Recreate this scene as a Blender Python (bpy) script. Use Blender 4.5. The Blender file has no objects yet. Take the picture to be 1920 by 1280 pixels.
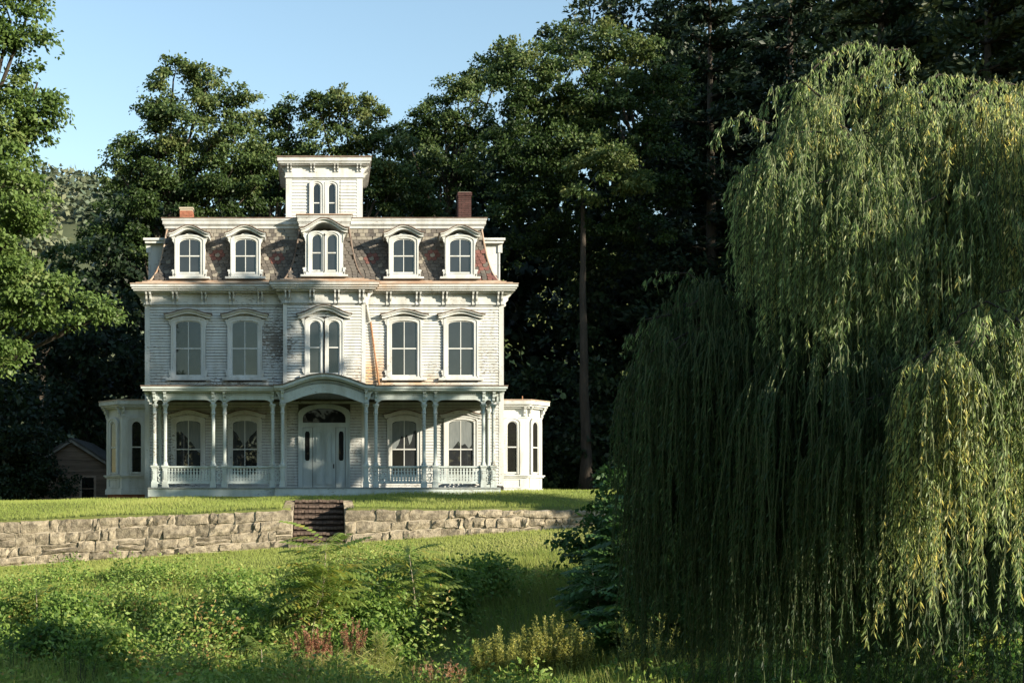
import bpy, math, random
import numpy as np
from mathutils import Matrix, Vector

random.seed(7)
rng = np.random.default_rng(11)
PI = math.pi
scene = bpy.context.scene
COL = scene.collection

# ------------------------------------------------------------------ camera
# world: X right, Y away from the camera, Z up; main front wall of the house
# is the plane Y = 0, the photographer's eye is at (0, -42, 0)
CAMD = 42.0
FPX = 2200.0            # focal length in photograph pixels (1920 wide)
VX, HY = 608.0, 950.0   # where the view axis meets the photograph
cam_d = bpy.data.cameras.new('camera')
cam = bpy.data.objects.new('camera', cam_d)
COL.objects.link(cam)
cam.location = (0, -CAMD, 0)
cam.rotation_euler = (PI / 2, 0, 0)
cam_d.sensor_width = 36.0
cam_d.lens = 36.0 * FPX / 1920.0
cam_d.shift_x = (960 - VX) / 1920.0
cam_d.shift_y = (HY - 640) / 1920.0
cam_d.clip_end = 3000
cam_d.clip_start = 0.1
scene.camera = cam

# ------------------------------------------------------------------ sky, sun, exposure
SUN_AZ = math.radians(56)      # to the right of the house's front normal
SUN_EL = math.radians(17)
to_sun = Vector((math.sin(SUN_AZ) * math.cos(SUN_EL), -math.cos(SUN_AZ) * math.cos(SUN_EL), math.sin(SUN_EL)))
world = bpy.data.worlds.new('World')
scene.world = world
world.use_nodes = True
wn = world.node_tree.nodes
wl = world.node_tree.links
bg = wn['Background']
sky = wn.new('ShaderNodeTexSky')
sky.sky_type = 'NISHITA'
sky.sun_disc = False
sky.sun_elevation = SUN_EL
# the texture's rotation turns clockwise from +Y
sky.sun_rotation = math.atan2(to_sun.x, to_sun.y)
sky.air_density = 1.45
sky.dust_density = 0.0
sky.ozone_density = 2.0
wl.new(sky.outputs[0], bg.inputs[0])
bg.inputs[1].default_value = 0.098
sun_d = bpy.data.lights.new('sun', 'SUN')
sun_d.energy = 4.2
sun_d.angle = math.radians(0.55)
sun_d.color = (1.0, 0.90, 0.72)
sun = bpy.data.objects.new('sun', sun_d)
COL.objects.link(sun)
sun.rotation_euler = (-to_sun).to_track_quat('-Z', 'Y').to_euler()
sun.location = (30, -20, 20)
vs = scene.view_settings
vs.view_transform = 'Standard'
vs.look = 'None'
vs.exposure = 1.42
vs.gamma = 1.0
vs.use_curve_mapping = False
scene.cycles.max_bounces = 5
scene.cycles.diffuse_bounces = 2
scene.cycles.glossy_bounces = 3
scene.cycles.transmission_bounces = 3
scene.cycles.transparent_max_bounces = 4
scene.cycles.use_denoising = True


def at(px, py, d):
    """A point of the place from its direction in the photograph and its distance."""
    return Vector(((px - VX) * d / FPX, d - CAMD, (HY - py) * d / FPX))


# ------------------------------------------------------------------ objects and meshes
def wloc(o):
    return o.get('_w', None)


WORLD = {}


def attach(o, parent, mat=None):
    """link o with world matrix mat (identity if None) under parent"""
    COL.objects.link(o)
    m = mat if mat is not None else Matrix.Identity(4)
    o.matrix_basis = m
    if parent is not None:
        o.parent = parent
        pw = WORLD.get(parent.name)
        if pw is not None:
            o.matrix_parent_inverse = pw.inverted()
    if mat is not None:
        WORLD[o.name] = m.copy()
    return o


def tag(o, label=None, cat=None, group=None, kind=None):
    if label: o['label'] = label
    if cat: o['category'] = cat
    if group: o['group'] = group
    if kind: o['kind'] = kind
    return o


def empty(name, loc, label=None, cat=None, group=None, parent=None):
    o = bpy.data.objects.new(name, None)
    o.empty_display_size = 0.3
    attach(o, parent, Matrix.Translation(Vector(loc)))
    return tag(o, label, cat, group)


def np_mesh(name, V, F, mat, tint=None, smooth=False):
    """F (n,k) array of equal-sided faces"""
    me = bpy.data.meshes.new(name)
    V = np.ascontiguousarray(V, dtype=np.float32)
    F = np.ascontiguousarray(F, dtype=np.int32)
    n, k = F.shape
    me.vertices.add(len(V))
    me.vertices.foreach_set('co', V.ravel())
    me.loops.add(n * k)
    me.loops.foreach_set('vertex_index', F.ravel())
    me.polygons.add(n)
    me.polygons.foreach_set('loop_start', np.arange(0, n * k, k, dtype=np.int32))
    if tint is not None:
        a = me.attributes.new('tint', 'FLOAT', 'FACE')
        a.data.foreach_set('value', np.ascontiguousarray(tint, dtype=np.float32))
    me.update(calc_edges=True)
    me.polygons.foreach_set('use_smooth', np.full(n, smooth, dtype=bool))
    me.materials.append(mat)
    return me


class B:
    """collects boxes, prisms, lathes and tubes into one mesh"""

    def __init__(self, M=None):
        self.v, self.f = [], []
        self.M = M if M is not None else Matrix.Identity(4)

    def add(self, vs, fs):
        o = len(self.v)
        self.v += [tuple(self.M @ Vector(p)) for p in vs]
        self.f += [tuple(i + o for i in f) for f in fs]
        return self

    def box(self, x0, x1, y0, y1, z0, z1):
        return self.add([(x0, y0, z0), (x1, y0, z0), (x1, y1, z0), (x0, y1, z0), (x0, y0, z1), (x1, y0, z1), (x1, y1, z1), (x0, y1, z1)],
                        [(0, 3, 2, 1), (4, 5, 6, 7), (0, 1, 5, 4), (1, 2, 6, 5), (2, 3, 7, 6), (3, 0, 4, 7)])

    def prism(self, poly, y0, y1):
        """poly: (x,z) going anticlockwise seen from -Y; extruded y0 (front) to y1"""
        n = len(poly)
        vs = [(x, y0, z) for x, z in poly] + [(x, y1, z) for x, z in poly]
        fs = [tuple(range(n)), tuple(range(2 * n - 1, n - 1, -1))]
        for i in range(n):
            j = (i + 1) % n
            fs.append((j, i, n + i, n + j))
        return self.add(vs, fs)

    def prism_x(self, poly, x0, x1):
        """poly: (y,z); extruded along x"""
        n = len(poly)
        vs = [(x0, y, z) for y, z in poly] + [(x1, y, z) for y, z in poly]
        fs = [tuple(range(n - 1, -1, -1)), tuple(range(n, 2 * n))]
        for i in range(n):
            j = (i + 1) % n
            fs.append((i, j, n + j, n + i))
        return self.add(vs, fs)

    def band(self, inner, outer, y0, y1):
        """strip between two polylines of equal length (x,z)"""
        n = len(inner)
        vs = []
        for (a, b), (c, d) in zip(inner, outer):
            vs += [(a, y0, b), (c, y0, d), (c, y1, d), (a, y1, b)]
        fs = []
        for i in range(n - 1):
            o, p = 4 * i, 4 * i + 4
            fs += [(o, o + 1, p + 1, p), (o + 1, o + 2, p + 2, p + 1), (o + 2, o + 3, p + 3, p + 2), (o + 3, o, p, p + 3)]
        e = 4 * (n - 1)
        fs += [(0, 3, 2, 1), (e, e + 1, e + 2, e + 3)]
        return self.add(vs, fs)

    def lathe(self, prof, cx, cy, n=10, rot=0.0):
        """prof: (r,z) from the bottom up"""
        vs, fs = [], []
        m = len(prof)
        for r, z in prof:
            for k in range(n):
                a = rot + 2 * PI * k / n
                vs.append((cx + r * math.cos(a), cy + r * math.sin(a), z))
        for i in range(m - 1):
            for k in range(n):
                l = (k + 1) % n
                fs.append((i * n + k, i * n + l, (i + 1) * n + l, (i + 1) * n + k))
        fs.append(tuple(range(n - 1, -1, -1)))
        fs.append(tuple((m - 1) * n + k for k in range(n)))
        return self.add(vs, fs)

    def tube(self, pts, rad, n=7):
        pts = [Vector(p) for p in pts]
        if not isinstance(rad, (list, tuple)): rad = [rad] * len(pts)
        vs, fs = [], []
        ref = Vector((0.31, 0.2, 0.93))
        for i, p in enumerate(pts):
            t = (pts[min(i + 1, len(pts) - 1)] - pts[max(i - 1, 0)])
            t.normalize()
            a = t.cross(ref if abs(t.dot(ref)) < 0.95 else Vector((1, 0, 0))).normalized()
            b = t.cross(a)
            for k in range(n):
                w = 2 * PI * k / n
                vs.append(tuple(p + (a * math.cos(w) + b * math.sin(w)) * rad[i]))
        for i in range(len(pts) - 1):
            for k in range(n):
                l = (k + 1) % n
                fs.append((i * n + k, i * n + l, (i + 1) * n + l, (i + 1) * n + k))
        fs.append(tuple(range(n - 1, -1, -1)))
        e = (len(pts) - 1) * n
        fs.append(tuple(e + k for k in range(n)))
        return self.add(vs, fs)

    def mesh(self, name, mat, smooth=False):
        me = bpy.data.meshes.new(name)
        me.from_pydata(self.v, [], self.f)
        me.materials.append(mat)
        if smooth:
            me.polygons.foreach_set('use_smooth', np.ones(len(me.polygons), dtype=bool))
        me.update()
        return me

    def build(self, name, mat, parent=None, smooth=False):
        o = bpy.data.objects.new(name, self.mesh(name, mat, smooth))
        return attach(o, parent)


def inst(name, me, mat4, parent):
    o = bpy.data.objects.new(name, me)
    COL.objects.link(o)
    o.matrix_basis = mat4
    if parent is not None:
        o.parent = parent
        pw = WORLD.get(parent.name)
        if pw is not None: o.matrix_parent_inverse = pw.inverted()
    return o


T = Matrix.Translation


def RZ(a): return Matrix.Rotation(a, 4, 'Z')


# ------------------------------------------------------------------ materials
def nodes(name):
    m = bpy.data.materials.new(name)
    m.use_nodes = True
    nt = m.node_tree
    return m, nt, nt.nodes['Principled BSDF'], nt.nodes['Material Output']


def N(nt, kind, **kw):
    n = nt.nodes.new('ShaderNode' + kind)
    for k, v in kw.items():
        if k in ('operation', 'blend_type', 'data_type', 'noise_dimensions', 'feature', 'attribute_name', 'distance'):
            setattr(n, k, v)
        else:
            n.inputs[k].default_value = v
    return n


def mathn(nt, op, a, b=None, clamp=False):
    n = nt.nodes.new('ShaderNodeMath')
    n.operation = op
    n.use_clamp = clamp
    for i, x in enumerate((a, b)):
        if x is None: continue
        if isinstance(x, (int, float)): n.inputs[i].default_value = x
        else: nt.links.new(x, n.inputs[i])
    return n.outputs[0]


def mixc(nt, f, a, b, mode='MIX'):
    n = nt.nodes.new('ShaderNodeMix')
    n.data_type = 'RGBA'
    n.blend_type = mode
    for s, x in ((n.inputs[0], f), (n.inputs[6], a), (n.inputs[7], b)):
        if isinstance(x, (int, float)): s.default_value = x
        elif isinstance(x, tuple): s.default_value = (*x, 1) if len(x) == 3 else x
        else: nt.links.new(x, s)
    return n.outputs[2]


def pos(nt, scale=(1, 1, 1)):
    g = nt.nodes.new('ShaderNodeNewGeometry')
    m = nt.nodes.new('ShaderNodeMapping')
    m.inputs['Scale'].default_value = scale
    nt.links.new(g.outputs['Position'], m.inputs['Vector'])
    return m.outputs[0]


def noise(nt, vec, scale, detail=4, rough=0.55):
    n = N(nt, 'TexNoise', Scale=scale, Detail=detail, Roughness=rough)
    nt.links.new(vec, n.inputs['Vector'])
    return n.outputs['Fac']


def ramp(nt, f, lo, hi):
    n = nt.nodes.new('ShaderNodeMapRange')
    n.inputs[1].default_value = lo
    n.inputs[2].default_value = hi
    nt.links.new(f, n.inputs[0])
    return n.outputs[0]


def spot(nt, c, r):
    """1 at c falling to 0 at the radii r (an ellipsoid)"""
    g = nt.nodes.new('ShaderNodeNewGeometry')
    m = nt.nodes.new('ShaderNodeMapping')
    m.vector_type = 'POINT'
    m.inputs['Scale'].default_value = tuple(1 / q for q in r)
    m.inputs['Location'].default_value = tuple(-a / q for a, q in zip(c, r))
    nt.links.new(g.outputs['Position'], m.inputs['Vector'])
    l = nt.nodes.new('ShaderNodeVectorMath')
    l.operation = 'LENGTH'
    nt.links.new(m.outputs[0], l.inputs[0])
    return ramp(nt, l.outputs['Value'], 1.0, 0.0)


def bump(nt, bsdf, h, strength, dist):
    b = N(nt, 'Bump', Strength=strength, Distance=dist)
    nt.links.new(h, b.inputs['Height'])
    nt.links.new(b.outputs[0], bsdf.inputs['Normal'])


def paint(name, col=(0.78, 0.785, 0.77), peel=0.0, spots=(), stains=()):
    """old white house paint: dirt streaks, flaking to grey wood"""
    m, nt, p, _ = nodes(name)
    L = nt.links
    streak = noise(nt, pos(nt, (2.2, 2.2, 0.5)), 1.6, 5, 0.6)
    fine = noise(nt, pos(nt, (1.0, 1.0, 2.6)), 9.0, 6, 0.68)
    big = noise(nt, pos(nt), 0.55, 3, 0.5)
    c = mixc(nt, ramp(nt, streak, 0.42, 0.78), col, tuple(q * r for q, r in zip(col, (0.66, 0.63, 0.57))))
    oi = nt.nodes.new('ShaderNodeObjectInfo')
    c = mixc(nt, mathn(nt, 'MULTIPLY', oi.outputs['Random'], 0.16), c, (0.42, 0.42, 0.40))
    for cc, rr, col2, st in stains:
        s = mathn(nt, 'MULTIPLY', spot(nt, cc, rr), mathn(nt, 'MULTIPLY', ramp(nt, streak, 0.25, 0.6), st), True)
        c = mixc(nt, s, c, col2)
    thr = mathn(nt, 'ADD', mathn(nt, 'MULTIPLY', big, 0.35), peel)
    for cc, rr, st in spots:
        thr = mathn(nt, 'ADD', thr, mathn(nt, 'MULTIPLY', spot(nt, cc, rr), st))
    k = mathn(nt, 'ADD', fine, thr)
    fl = ramp(nt, k, 0.88, 0.93)
    c = mixc(nt, fl, c, mixc(nt, streak, (0.10, 0.085, 0.07), (0.27, 0.24, 0.20)))
    L.new(c, p.inputs['Base Color'])
    p.inputs['Roughness'].default_value = 0.62
    p.inputs['Specular IOR Level'].default_value = 0.35
    bump(nt, p, mathn(nt, 'SUBTRACT', mathn(nt, 'MULTIPLY', fine, 0.3), fl), 0.35, 0.006)
    return m


def simple(name, a, b, scale=4.0, rough=0.8, detail=5, stretch=(1, 1, 1), bm=0.2, bd=0.01, vary=0.0, spec=0.3):
    """two-colour mottled surface, with an optional tint of its own for each object"""
    m, nt, p, _ = nodes(name)
    n1 = noise(nt, pos(nt, stretch), scale, detail, 0.62)
    c = mixc(nt, ramp(nt, n1, 0.3, 0.7), a, b)
    if vary:
        oi = nt.nodes.new('ShaderNodeObjectInfo')
        k = mathn(nt, 'ADD', mathn(nt, 'MULTIPLY', oi.outputs['Random'], vary), 1 - vary / 2)
        x = nt.nodes.new('ShaderNodeVectorMath')
        x.operation = 'SCALE'
        nt.links.new(c, x.inputs[0])
        nt.links.new(k, x.inputs['Scale'])
        c = x.outputs[0]
    nt.links.new(c, p.inputs['Base Color'])
    p.inputs['Roughness'].default_value = rough
    p.inputs['Specular IOR Level'].default_value = spec
    if bm: bump(nt, p, noise(nt, pos(nt, stretch), scale * 4, 5, 0.65), bm, bd)
    return m


def leafmat(name, stops, trans=0.3, rough=0.5, spec=0.25):
    """foliage: colour by leaf (attribute tint) and by clump, part of the light passing through"""
    m, nt, p, out = nodes(name)
    L = nt.links
    a = N(nt, 'Attribute', attribute_name='tint')
    r = nt.nodes.new('ShaderNodeValToRGB')
    e = r.color_ramp.elements
    while len(e) < len(stops): e.new(0.5)
    for el, (ps, c) in zip(e, stops):
        el.position = ps
        el.color = (*c, 1)
    L.new(a.outputs['Fac'], r.inputs[0])
    L.new(r.outputs[0], p.inputs['Base Color'])
    p.inputs['Roughness'].default_value = rough
    p.inputs['Specular IOR Level'].default_value = spec
    t = nt.nodes.new('ShaderNodeBsdfTranslucent')
    hs = N(nt, 'HueSaturation', Hue=0.503, Saturation=1.08, Value=1.35)
    L.new(r.outputs[0], hs.inputs['Color'])
    L.new(hs.outputs[0], t.inputs[0])
    mx = nt.nodes.new('ShaderNodeMixShader')
    mx.inputs[0].default_value = trans
    L.new(p.outputs[0], mx.inputs[1])
    L.new(t.outputs[0], mx.inputs[2])
    L.new(mx.outputs[0], out.inputs[0])
    return m


def glassmat(name, inner=(0.012, 0.013, 0.014), refl=0.2, wav=0.02):
    """old wavy window glass over a dark room"""
    m, nt, p, out = nodes(name)
    L = nt.links
    oi = nt.nodes.new('ShaderNodeObjectInfo')
    n1 = noise(nt, pos(nt), 2.2, 3, 0.5)
    L.new(mixc(nt, n1, inner, tuple(q * 2.2 for q in inner)), p.inputs['Base Color'])
    p.inputs['Roughness'].default_value = 0.5
    p.inputs['Specular IOR Level'].default_value = 0.1
    g = nt.nodes.new('ShaderNodeBsdfGlossy')
    g.inputs['Roughness'].default_value = 0.015
    g.inputs['Color'].default_value = (0.84, 0.94, 1.0, 1)
    b = N(nt, 'Bump', Strength=wav, Distance=0.05)
    L.new(noise(nt, pos(nt), 1.7, 2, 0.4), b.inputs['Height'])
    L.new(b.outputs[0], g.inputs['Normal'])
    mx = nt.nodes.new('ShaderNodeMixShader')
    dust = noise(nt, pos(nt, (1, 1, 0.6)), 3.0, 5, 0.6)
    L.new(mathn(nt, 'ADD', mathn(nt, 'MULTIPLY', dust, refl * 0.5), refl * 0.75), mx.inputs[0])
    L.new(p.outputs[0], mx.inputs[1])
    L.new(g.outputs[0], mx.inputs[2])
    L.new(mx.outputs[0], out.inputs[0])
    return m


MP = {}
MP['trim'] = paint('white_trim_paint', (0.55, 0.555, 0.54), 0.075)
MP['clap'] = paint('white_clapboard_paint', (0.535, 0.54, 0.525), 0.10,
                   spots=(((-1.75, 0, 5.9), (1.0, 3, 1.7), 0.22), ((1.8, 0, 4.5), (1.0, 3, 0.7), 0.12), ((-3, 0, 4.4), (4, 2, 0.35), 0.12),
                          ((5.9, 0, 5.6), (0.9, 2, 2.0), 0.09), ((-5.6, 0, 2.0), (1.2, 2, 2.4), 0.12)),
                   stains=(((1.85, 0, 4.7), (0.9, 2, 1.5), (0.52, 0.31, 0.15), 1.3), ((3.0, 0, 4.45), (2.2, 2, 0.4), (0.50, 0.33, 0.19), 0.9)))
MP['porch'] = paint('porch_paint', (0.42, 0.47, 0.46), 0.09,
                    spots=(((-5.7, -2.2, 2.2), (0.5, 1, 2.2), 0.2), ((5.7, -2.2, 2.2), (0.5, 1, 2.2), 0.16)))
MP['cornice'] = paint('cornice_paint', (0.50, 0.505, 0.495), 0.10,
                      stains=(((1.6, -0.4, 7.9), (1.6, 1, 0.4), (0.42, 0.27, 0.16), 1.0), ((0, -0.4, 7.95), (7, 1, 0.2), (0.40, 0.33, 0.26), 0.8)))
MP['glass'] = glassmat('window_glass', refl=0.052)
MP['glass_dark'] = glassmat('dark_window_glass', (0.003, 0.003, 0.003), 0.014, 0.05)
MP['glass_dim'] = glassmat('dusty_window_glass', (0.006, 0.006, 0.005), 0.05, 0.05)
MP['rust'] = simple('rusty_metal', (0.20, 0.085, 0.04), (0.42, 0.24, 0.13), 5, 0.75)
MP['roofmetal'] = simple('roof_metal_edge', (0.09, 0.06, 0.045), (0.23, 0.17, 0.13), 3, 0.65)
MP['flashing'] = simple('rusted_tin_flashing', (0.30, 0.17, 0.10), (0.44, 0.37, 0.30), 2.2, 0.7)
MP['slate'] = simple('grey_slate', (0.080, 0.070, 0.062), (0.148, 0.128, 0.108), 3.0, 0.75, vary=0.45)
MP['slate_red'] = simple('red_slate', (0.115, 0.050, 0.043), (0.165, 0.072, 0.058), 3.0, 0.75, vary=0.4)
MP['slate_tan'] = simple('tan_slate', (0.19, 0.17, 0.14), (0.27, 0.24, 0.19), 3.0, 0.75, vary=0.25)
MP['mansard'] = simple('roof_boarding', (0.03, 0.027, 0.024), (0.06, 0.05, 0.04), 3.0, 0.9)
MP['brick'] = simple('red_brick', (0.23, 0.075, 0.045), (0.36, 0.15, 0.09), 6.0, 0.85, vary=0.3)
MP['mortar'] = simple('lime_mortar', (0.34, 0.29, 0.22), (0.45, 0.39, 0.30), 5.0, 0.95, bm=0.5)
MP['brick_dark'] = simple('shade_toned_brick', (0.050, 0.024, 0.022), (0.085, 0.040, 0.035), 6.0, 0.9, vary=0.3)  # the tall chimney's shade is put into its brick colour
MP['mortar_dark'] = simple('shade_toned_mortar', (0.10, 0.085, 0.075), (0.16, 0.14, 0.12), 5.0, 0.95)  # mortar of the same chimney, darkened to carry its shade
MP['stone'] = simple('wall_stone', (0.105, 0.086, 0.062), (0.41, 0.345, 0.25), 7.0, 0.95, 9, bm=1.0, bd=0.035, vary=0.55)
MP['stepbrick'] = simple('dark_mossy_brick', (0.03, 0.024, 0.02), (0.07, 0.046, 0.036), 4.0, 0.95, bm=0.6, bd=0.02)
MP['nosing'] = simple('lighter_brick_edge', (0.075, 0.055, 0.045), (0.16, 0.115, 0.09), 7.0, 0.95, bm=0.6, bd=0.02)  # nosing bricks, lighter in colour than the risers below
MP['door'] = paint('door_paint', (0.42, 0.47, 0.47), 0.03)
MP['floor'] = simple('porch_boards', (0.13, 0.15, 0.15), (0.25, 0.26, 0.25), 3, 0.8, stretch=(6, 0.6, 1))
MP['black'] = simple('black_iron', (0.015, 0.014, 0.013), (0.03, 0.027, 0.025), 5, 0.5)
MP['shed'] = simple('weathered_boards', (0.14, 0.095, 0.065), (0.28, 0.20, 0.145), 3, 0.9, stretch=(0.4, 0.4, 7), vary=0.5)
MP['shingle'] = simple('old_shed_shingles', (0.05, 0.045, 0.04), (0.11, 0.10, 0.085), 3, 0.95)
MP['bark'] = simple('tree_bark', (0.022, 0.018, 0.014), (0.065, 0.052, 0.040), 5, 0.95, 7, (1, 1, 0.25), 1.0, 0.04)
MP['twig'] = simple('willow_twig', (0.045, 0.062, 0.024), (0.085, 0.10, 0.038), 8, 0.8, bm=0)
MP['stem'] = simple('sapling_stem', (0.20, 0.17, 0.12), (0.33, 0.28, 0.21), 8, 0.8, bm=0)
MP['deadstem'] = simple('dead_stem', (0.02, 0.016, 0.012), (0.05, 0.04, 0.028), 8, 0.9, bm=0)
MP['curtain'] = simple('grey_curtain_cloth', (0.13, 0.145, 0.145), (0.19, 0.205, 0.205), 4, 0.9, stretch=(6, 6, 0.6), bm=0.3)
MP['sheath'] = simple('weathered_sheathing', (0.05, 0.045, 0.04), (0.11, 0.10, 0.09), 3, 0.9)
MP['darkwood'] = simple('shaded_interior', (0.02, 0.018, 0.016), (0.04, 0.035, 0.03), 3, 0.9)

# ------------------------------------------------------------------ terrain
WALL_Y = -9.0
ST0, ST1 = -0.90, 0.58          # stair opening in the retaining wall


def sstep(t):
    t = np.clip(t, 0, 1)
    return t * t * (3 - 2 * t)


def wall_top(x):
    x = np.asarray(x, float)
    return -0.07 + np.clip(x + 0.9, -14, 0) * 0.043


def wall_foot(x):
    x = np.asarray(x, float)
    return -1.06 + np.clip(x, -14, 11) * 0.068


def gz(x, y):
    """height of the ground"""
    x = np.asarray(x, float)
    y = np.asarray(y, float)
    # upper lawn
    zb = 0.37 + 0.02 * np.clip(x, -16, 14)
    t = np.clip((y + 9.0) / 6.5, 0, 1)
    up = wall_top(x) + (zb - wall_top(x)) * (0.35 * t + 0.65 * np.sin(t * PI / 2))
    up = up + np.clip(y - 8, 0, 200) * 0.045 + np.clip(y - 20, 0, 100) * 0.10 * sstep((x + 5) / 25)
    up = up + np.clip(y - 34, 0, 120) * 0.26 * sstep((x + 22) / 18)
    up = up + 0.03 * np.sin(x * 1.3 + y * 0.7) * np.sin(y * 1.1 - x * 0.4)
    # lower meadow
    d = y + CAMD
    prof = np.interp(d, [-20, 0, 5, 10, 14, 17, 21, 24, 27, 30, 33], [-1.5, -1.6, -1.70, -2.10, -2.50, -2.72, -2.66, -2.30, -1.76, -1.32, -1.06])
    lo = prof + np.clip(x, -14, 11) * 0.068 * np.clip((d - 14) / 17, 0, 1)
    lo = lo + 0.05 * np.sin(x * 0.9 + y * 0.5) * np.sin(y * 0.8 - x * 0.6) * np.clip((31 - d) / 6, 0, 1)
    z = np.where(y > WALL_Y + 0.15, up, lo)
    # the stair well cut into the bank
    ins = (x > ST0 - 0.05) & (x < ST1 + 0.05) & (y > WALL_Y - 0.2) & (y < -6.2)
    zs = -1.25 + (y - WALL_Y) * 0.50
    z = np.where(ins, np.minimum(z, zs), z)
    return z


def build_ground():
    xs = np.concatenate([np.array([-1500, -700, -300, -150, -90, -60, -45, -35, -28]), np.arange(-22, ST0 - 0.12, 0.45), [ST0 - 0.06, ST0 - 0.04, -0.5, 0, 0.3, ST1 + 0.04, ST1 + 0.06],
                         np.arange(ST1 + 0.3, 24, 0.45), np.array([28, 35, 45, 60, 90, 150, 300, 700, 1500])])
    ys = np.concatenate([np.array([-1500, -700, -300, -150, -90, -65, -50]), np.arange(-44, WALL_Y - 0.1, 0.4), [WALL_Y + 0.14, WALL_Y + 0.16], np.arange(WALL_Y + 0.4, 6, 0.4),
                         np.array([7, 8, 10, 12, 15, 18, 22, 27, 33, 40, 50, 70, 110, 200, 500, 1500])])
    X, Y = np.meshgrid(xs, ys)
    Z = gz(X, Y)
    V = np.stack([X.ravel(), Y.ravel(), Z.ravel()], 1)
    nx, ny = len(xs), len(ys)
    i = np.arange(ny - 1)[:, None] * nx + np.arange(nx - 1)[None, :]
    F = np.stack([i, i + 1, i + 1 + nx, i + nx], -1).reshape(-1, 4)
    m, nt, p, _ = nodes('grassy_ground')
    n1 = noise(nt, pos(nt), 0.7, 5, 0.6)
    n2 = noise(nt, pos(nt), 14, 6, 0.7)
    c = mixc(nt, ramp(nt, n1, 0.3, 0.7), (0.085, 0.125, 0.028), (0.155, 0.19, 0.045))
    c = mixc(nt, ramp(nt, n2, 0.35, 0.75), c, (0.17, 0.16, 0.06))
    nt.links.new(c, p.inputs['Base Color'])
    p.inputs['Roughness'].default_value = 0.95
    p.inputs['Specular IOR Level'].default_value = 0.1
    bump(nt, p, n2, 0.8, 0.05)
    o = bpy.data.objects.new('ground', np_mesh('ground', V, F, m, smooth=True))
    attach(o, None)
    tag(o, 'grassy ground of the upper lawn and lower meadow', None, None, 'structure')


build_ground()

# ------------------------------------------------------------------ house
HOUSE = empty('house', (0, 0, 0.4), 'white three-storey mansion with slate mansard roof, cupola and front porch', 'house')
HW = 6.405          # half width of the main wall
HD = 10.5           # depth of the house
CW, CY = 1.45, -0.35    # half width and front plane of the middle bay
FL = 0.66           # porch floor
WT = 7.22           # top of clapboards (bottom of frieze)

core = B()
core.box(-HW, HW, 0.0, HD, 0.2, 7.85)
core.box(-CW, CW, CY, 0.01, 0.55, 7.85)
WALL = core.build('wall', MP['sheath'], HOUSE)
for sd in (-1, 1):
    b = B()
    z = 0.3
    while z < 7.2:
        t = 0.03
        x = sd * HW
        pts = [(x, z), (x + sd * t, z), (x + sd * 0.006, z + 0.094), (x, z + 0.094)]
        b.prism(pts if sd > 0 else pts[::-1], 0.2, HD)
        z += 0.103
    b.build('side_cladding', MP['clap'], WALL)


def clapboards(parent, M, x0, x1, z0, z1, holes, sp=0.103, mat='clap', maxlen=4.2):
    """lapped boards on the plane y=0 of M, left out behind window casings"""
    z = z0
    while z < z1 - 0.02:
        h = min(sp, z1 - z)
        iv = [(x0, x1)]
        for hx0, hx1, hz0, hz1 in holes:
            if z + h * 0.5 < hz0 or z + h * 0.5 > hz1: continue
            nv = []
            for a, b in iv:
                if hx1 <= a or hx0 >= b: nv.append((a, b)); continue
                if hx0 > a: nv.append((a, hx0))
                if hx1 < b: nv.append((hx1, b))
            iv = nv
        for a, b in iv:
            if b - a < 0.05: continue
            t = 0.036 + random.uniform(-0.004, 0.008)
            s = random.uniform(-0.004, 0.004)
            w = B(M)
            w.prism_x([(-t, z + 0.012 + s * 0.5), (0.002, z + 0.012), (0.002, z + h), (-0.012, z + h - 0.003)], a + 0.002, b - 0.002)
            w.build('clapboard', MP[mat], parent)
        z += sp


def arch(w, zt, rise, n=10):
    """segmental arch from right to left"""
    return [(w / 2 * math.cos(PI * i / n), zt - rise + rise * math.sin(PI * i / n)) for i in range(n + 1)]


def hoodline(half, z, rise, n=18, flat=0.0):
    """eyebrow curve: level tips swelling to a rounded middle, left to right"""
    out = []
    for i in range(n + 1):
        x = -half + 2 * half * i / n
        u = min(1.0, abs(x) / half * 1.06)
        out.append((x, z + rise * (0.5 + 0.5 * math.cos(PI * u)) ** 0.8))
    return out


def panes(M, x0, x1, zb, zt, rise, full_w, xc, parent, mat, y=-0.016):
    """one glass pane of an arched sash as a thin plate with its own slight lean"""
    n = 5
    def top(x):
        q = min(1.0, abs(x - xc) / (full_w / 2))
        return zt - rise + rise * math.sqrt(max(0, 1 - q * q)) if rise > 0 else zt
    poly = [(x0, zb), (x1, zb)] + [(x1 + (x0 - x1) * i / n, top(x1 + (x0 - x1) * i / n)) for i in range(n + 1)]
    cx, cz = (x0 + x1) / 2, (zb + zt) / 2
    R = T((cx, 0, cz)) @ Matrix.Rotation(random.uniform(-0.006, 0.006), 4, 'X') @ Matrix.Rotation(random.uniform(-0.008, 0.008), 4, 'Z') @ T((-cx, 0, -cz))
    b = B(M @ R)
    b.prism(poly, y, y + 0.006)
    b.build('pane', MP[mat], parent)


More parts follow.
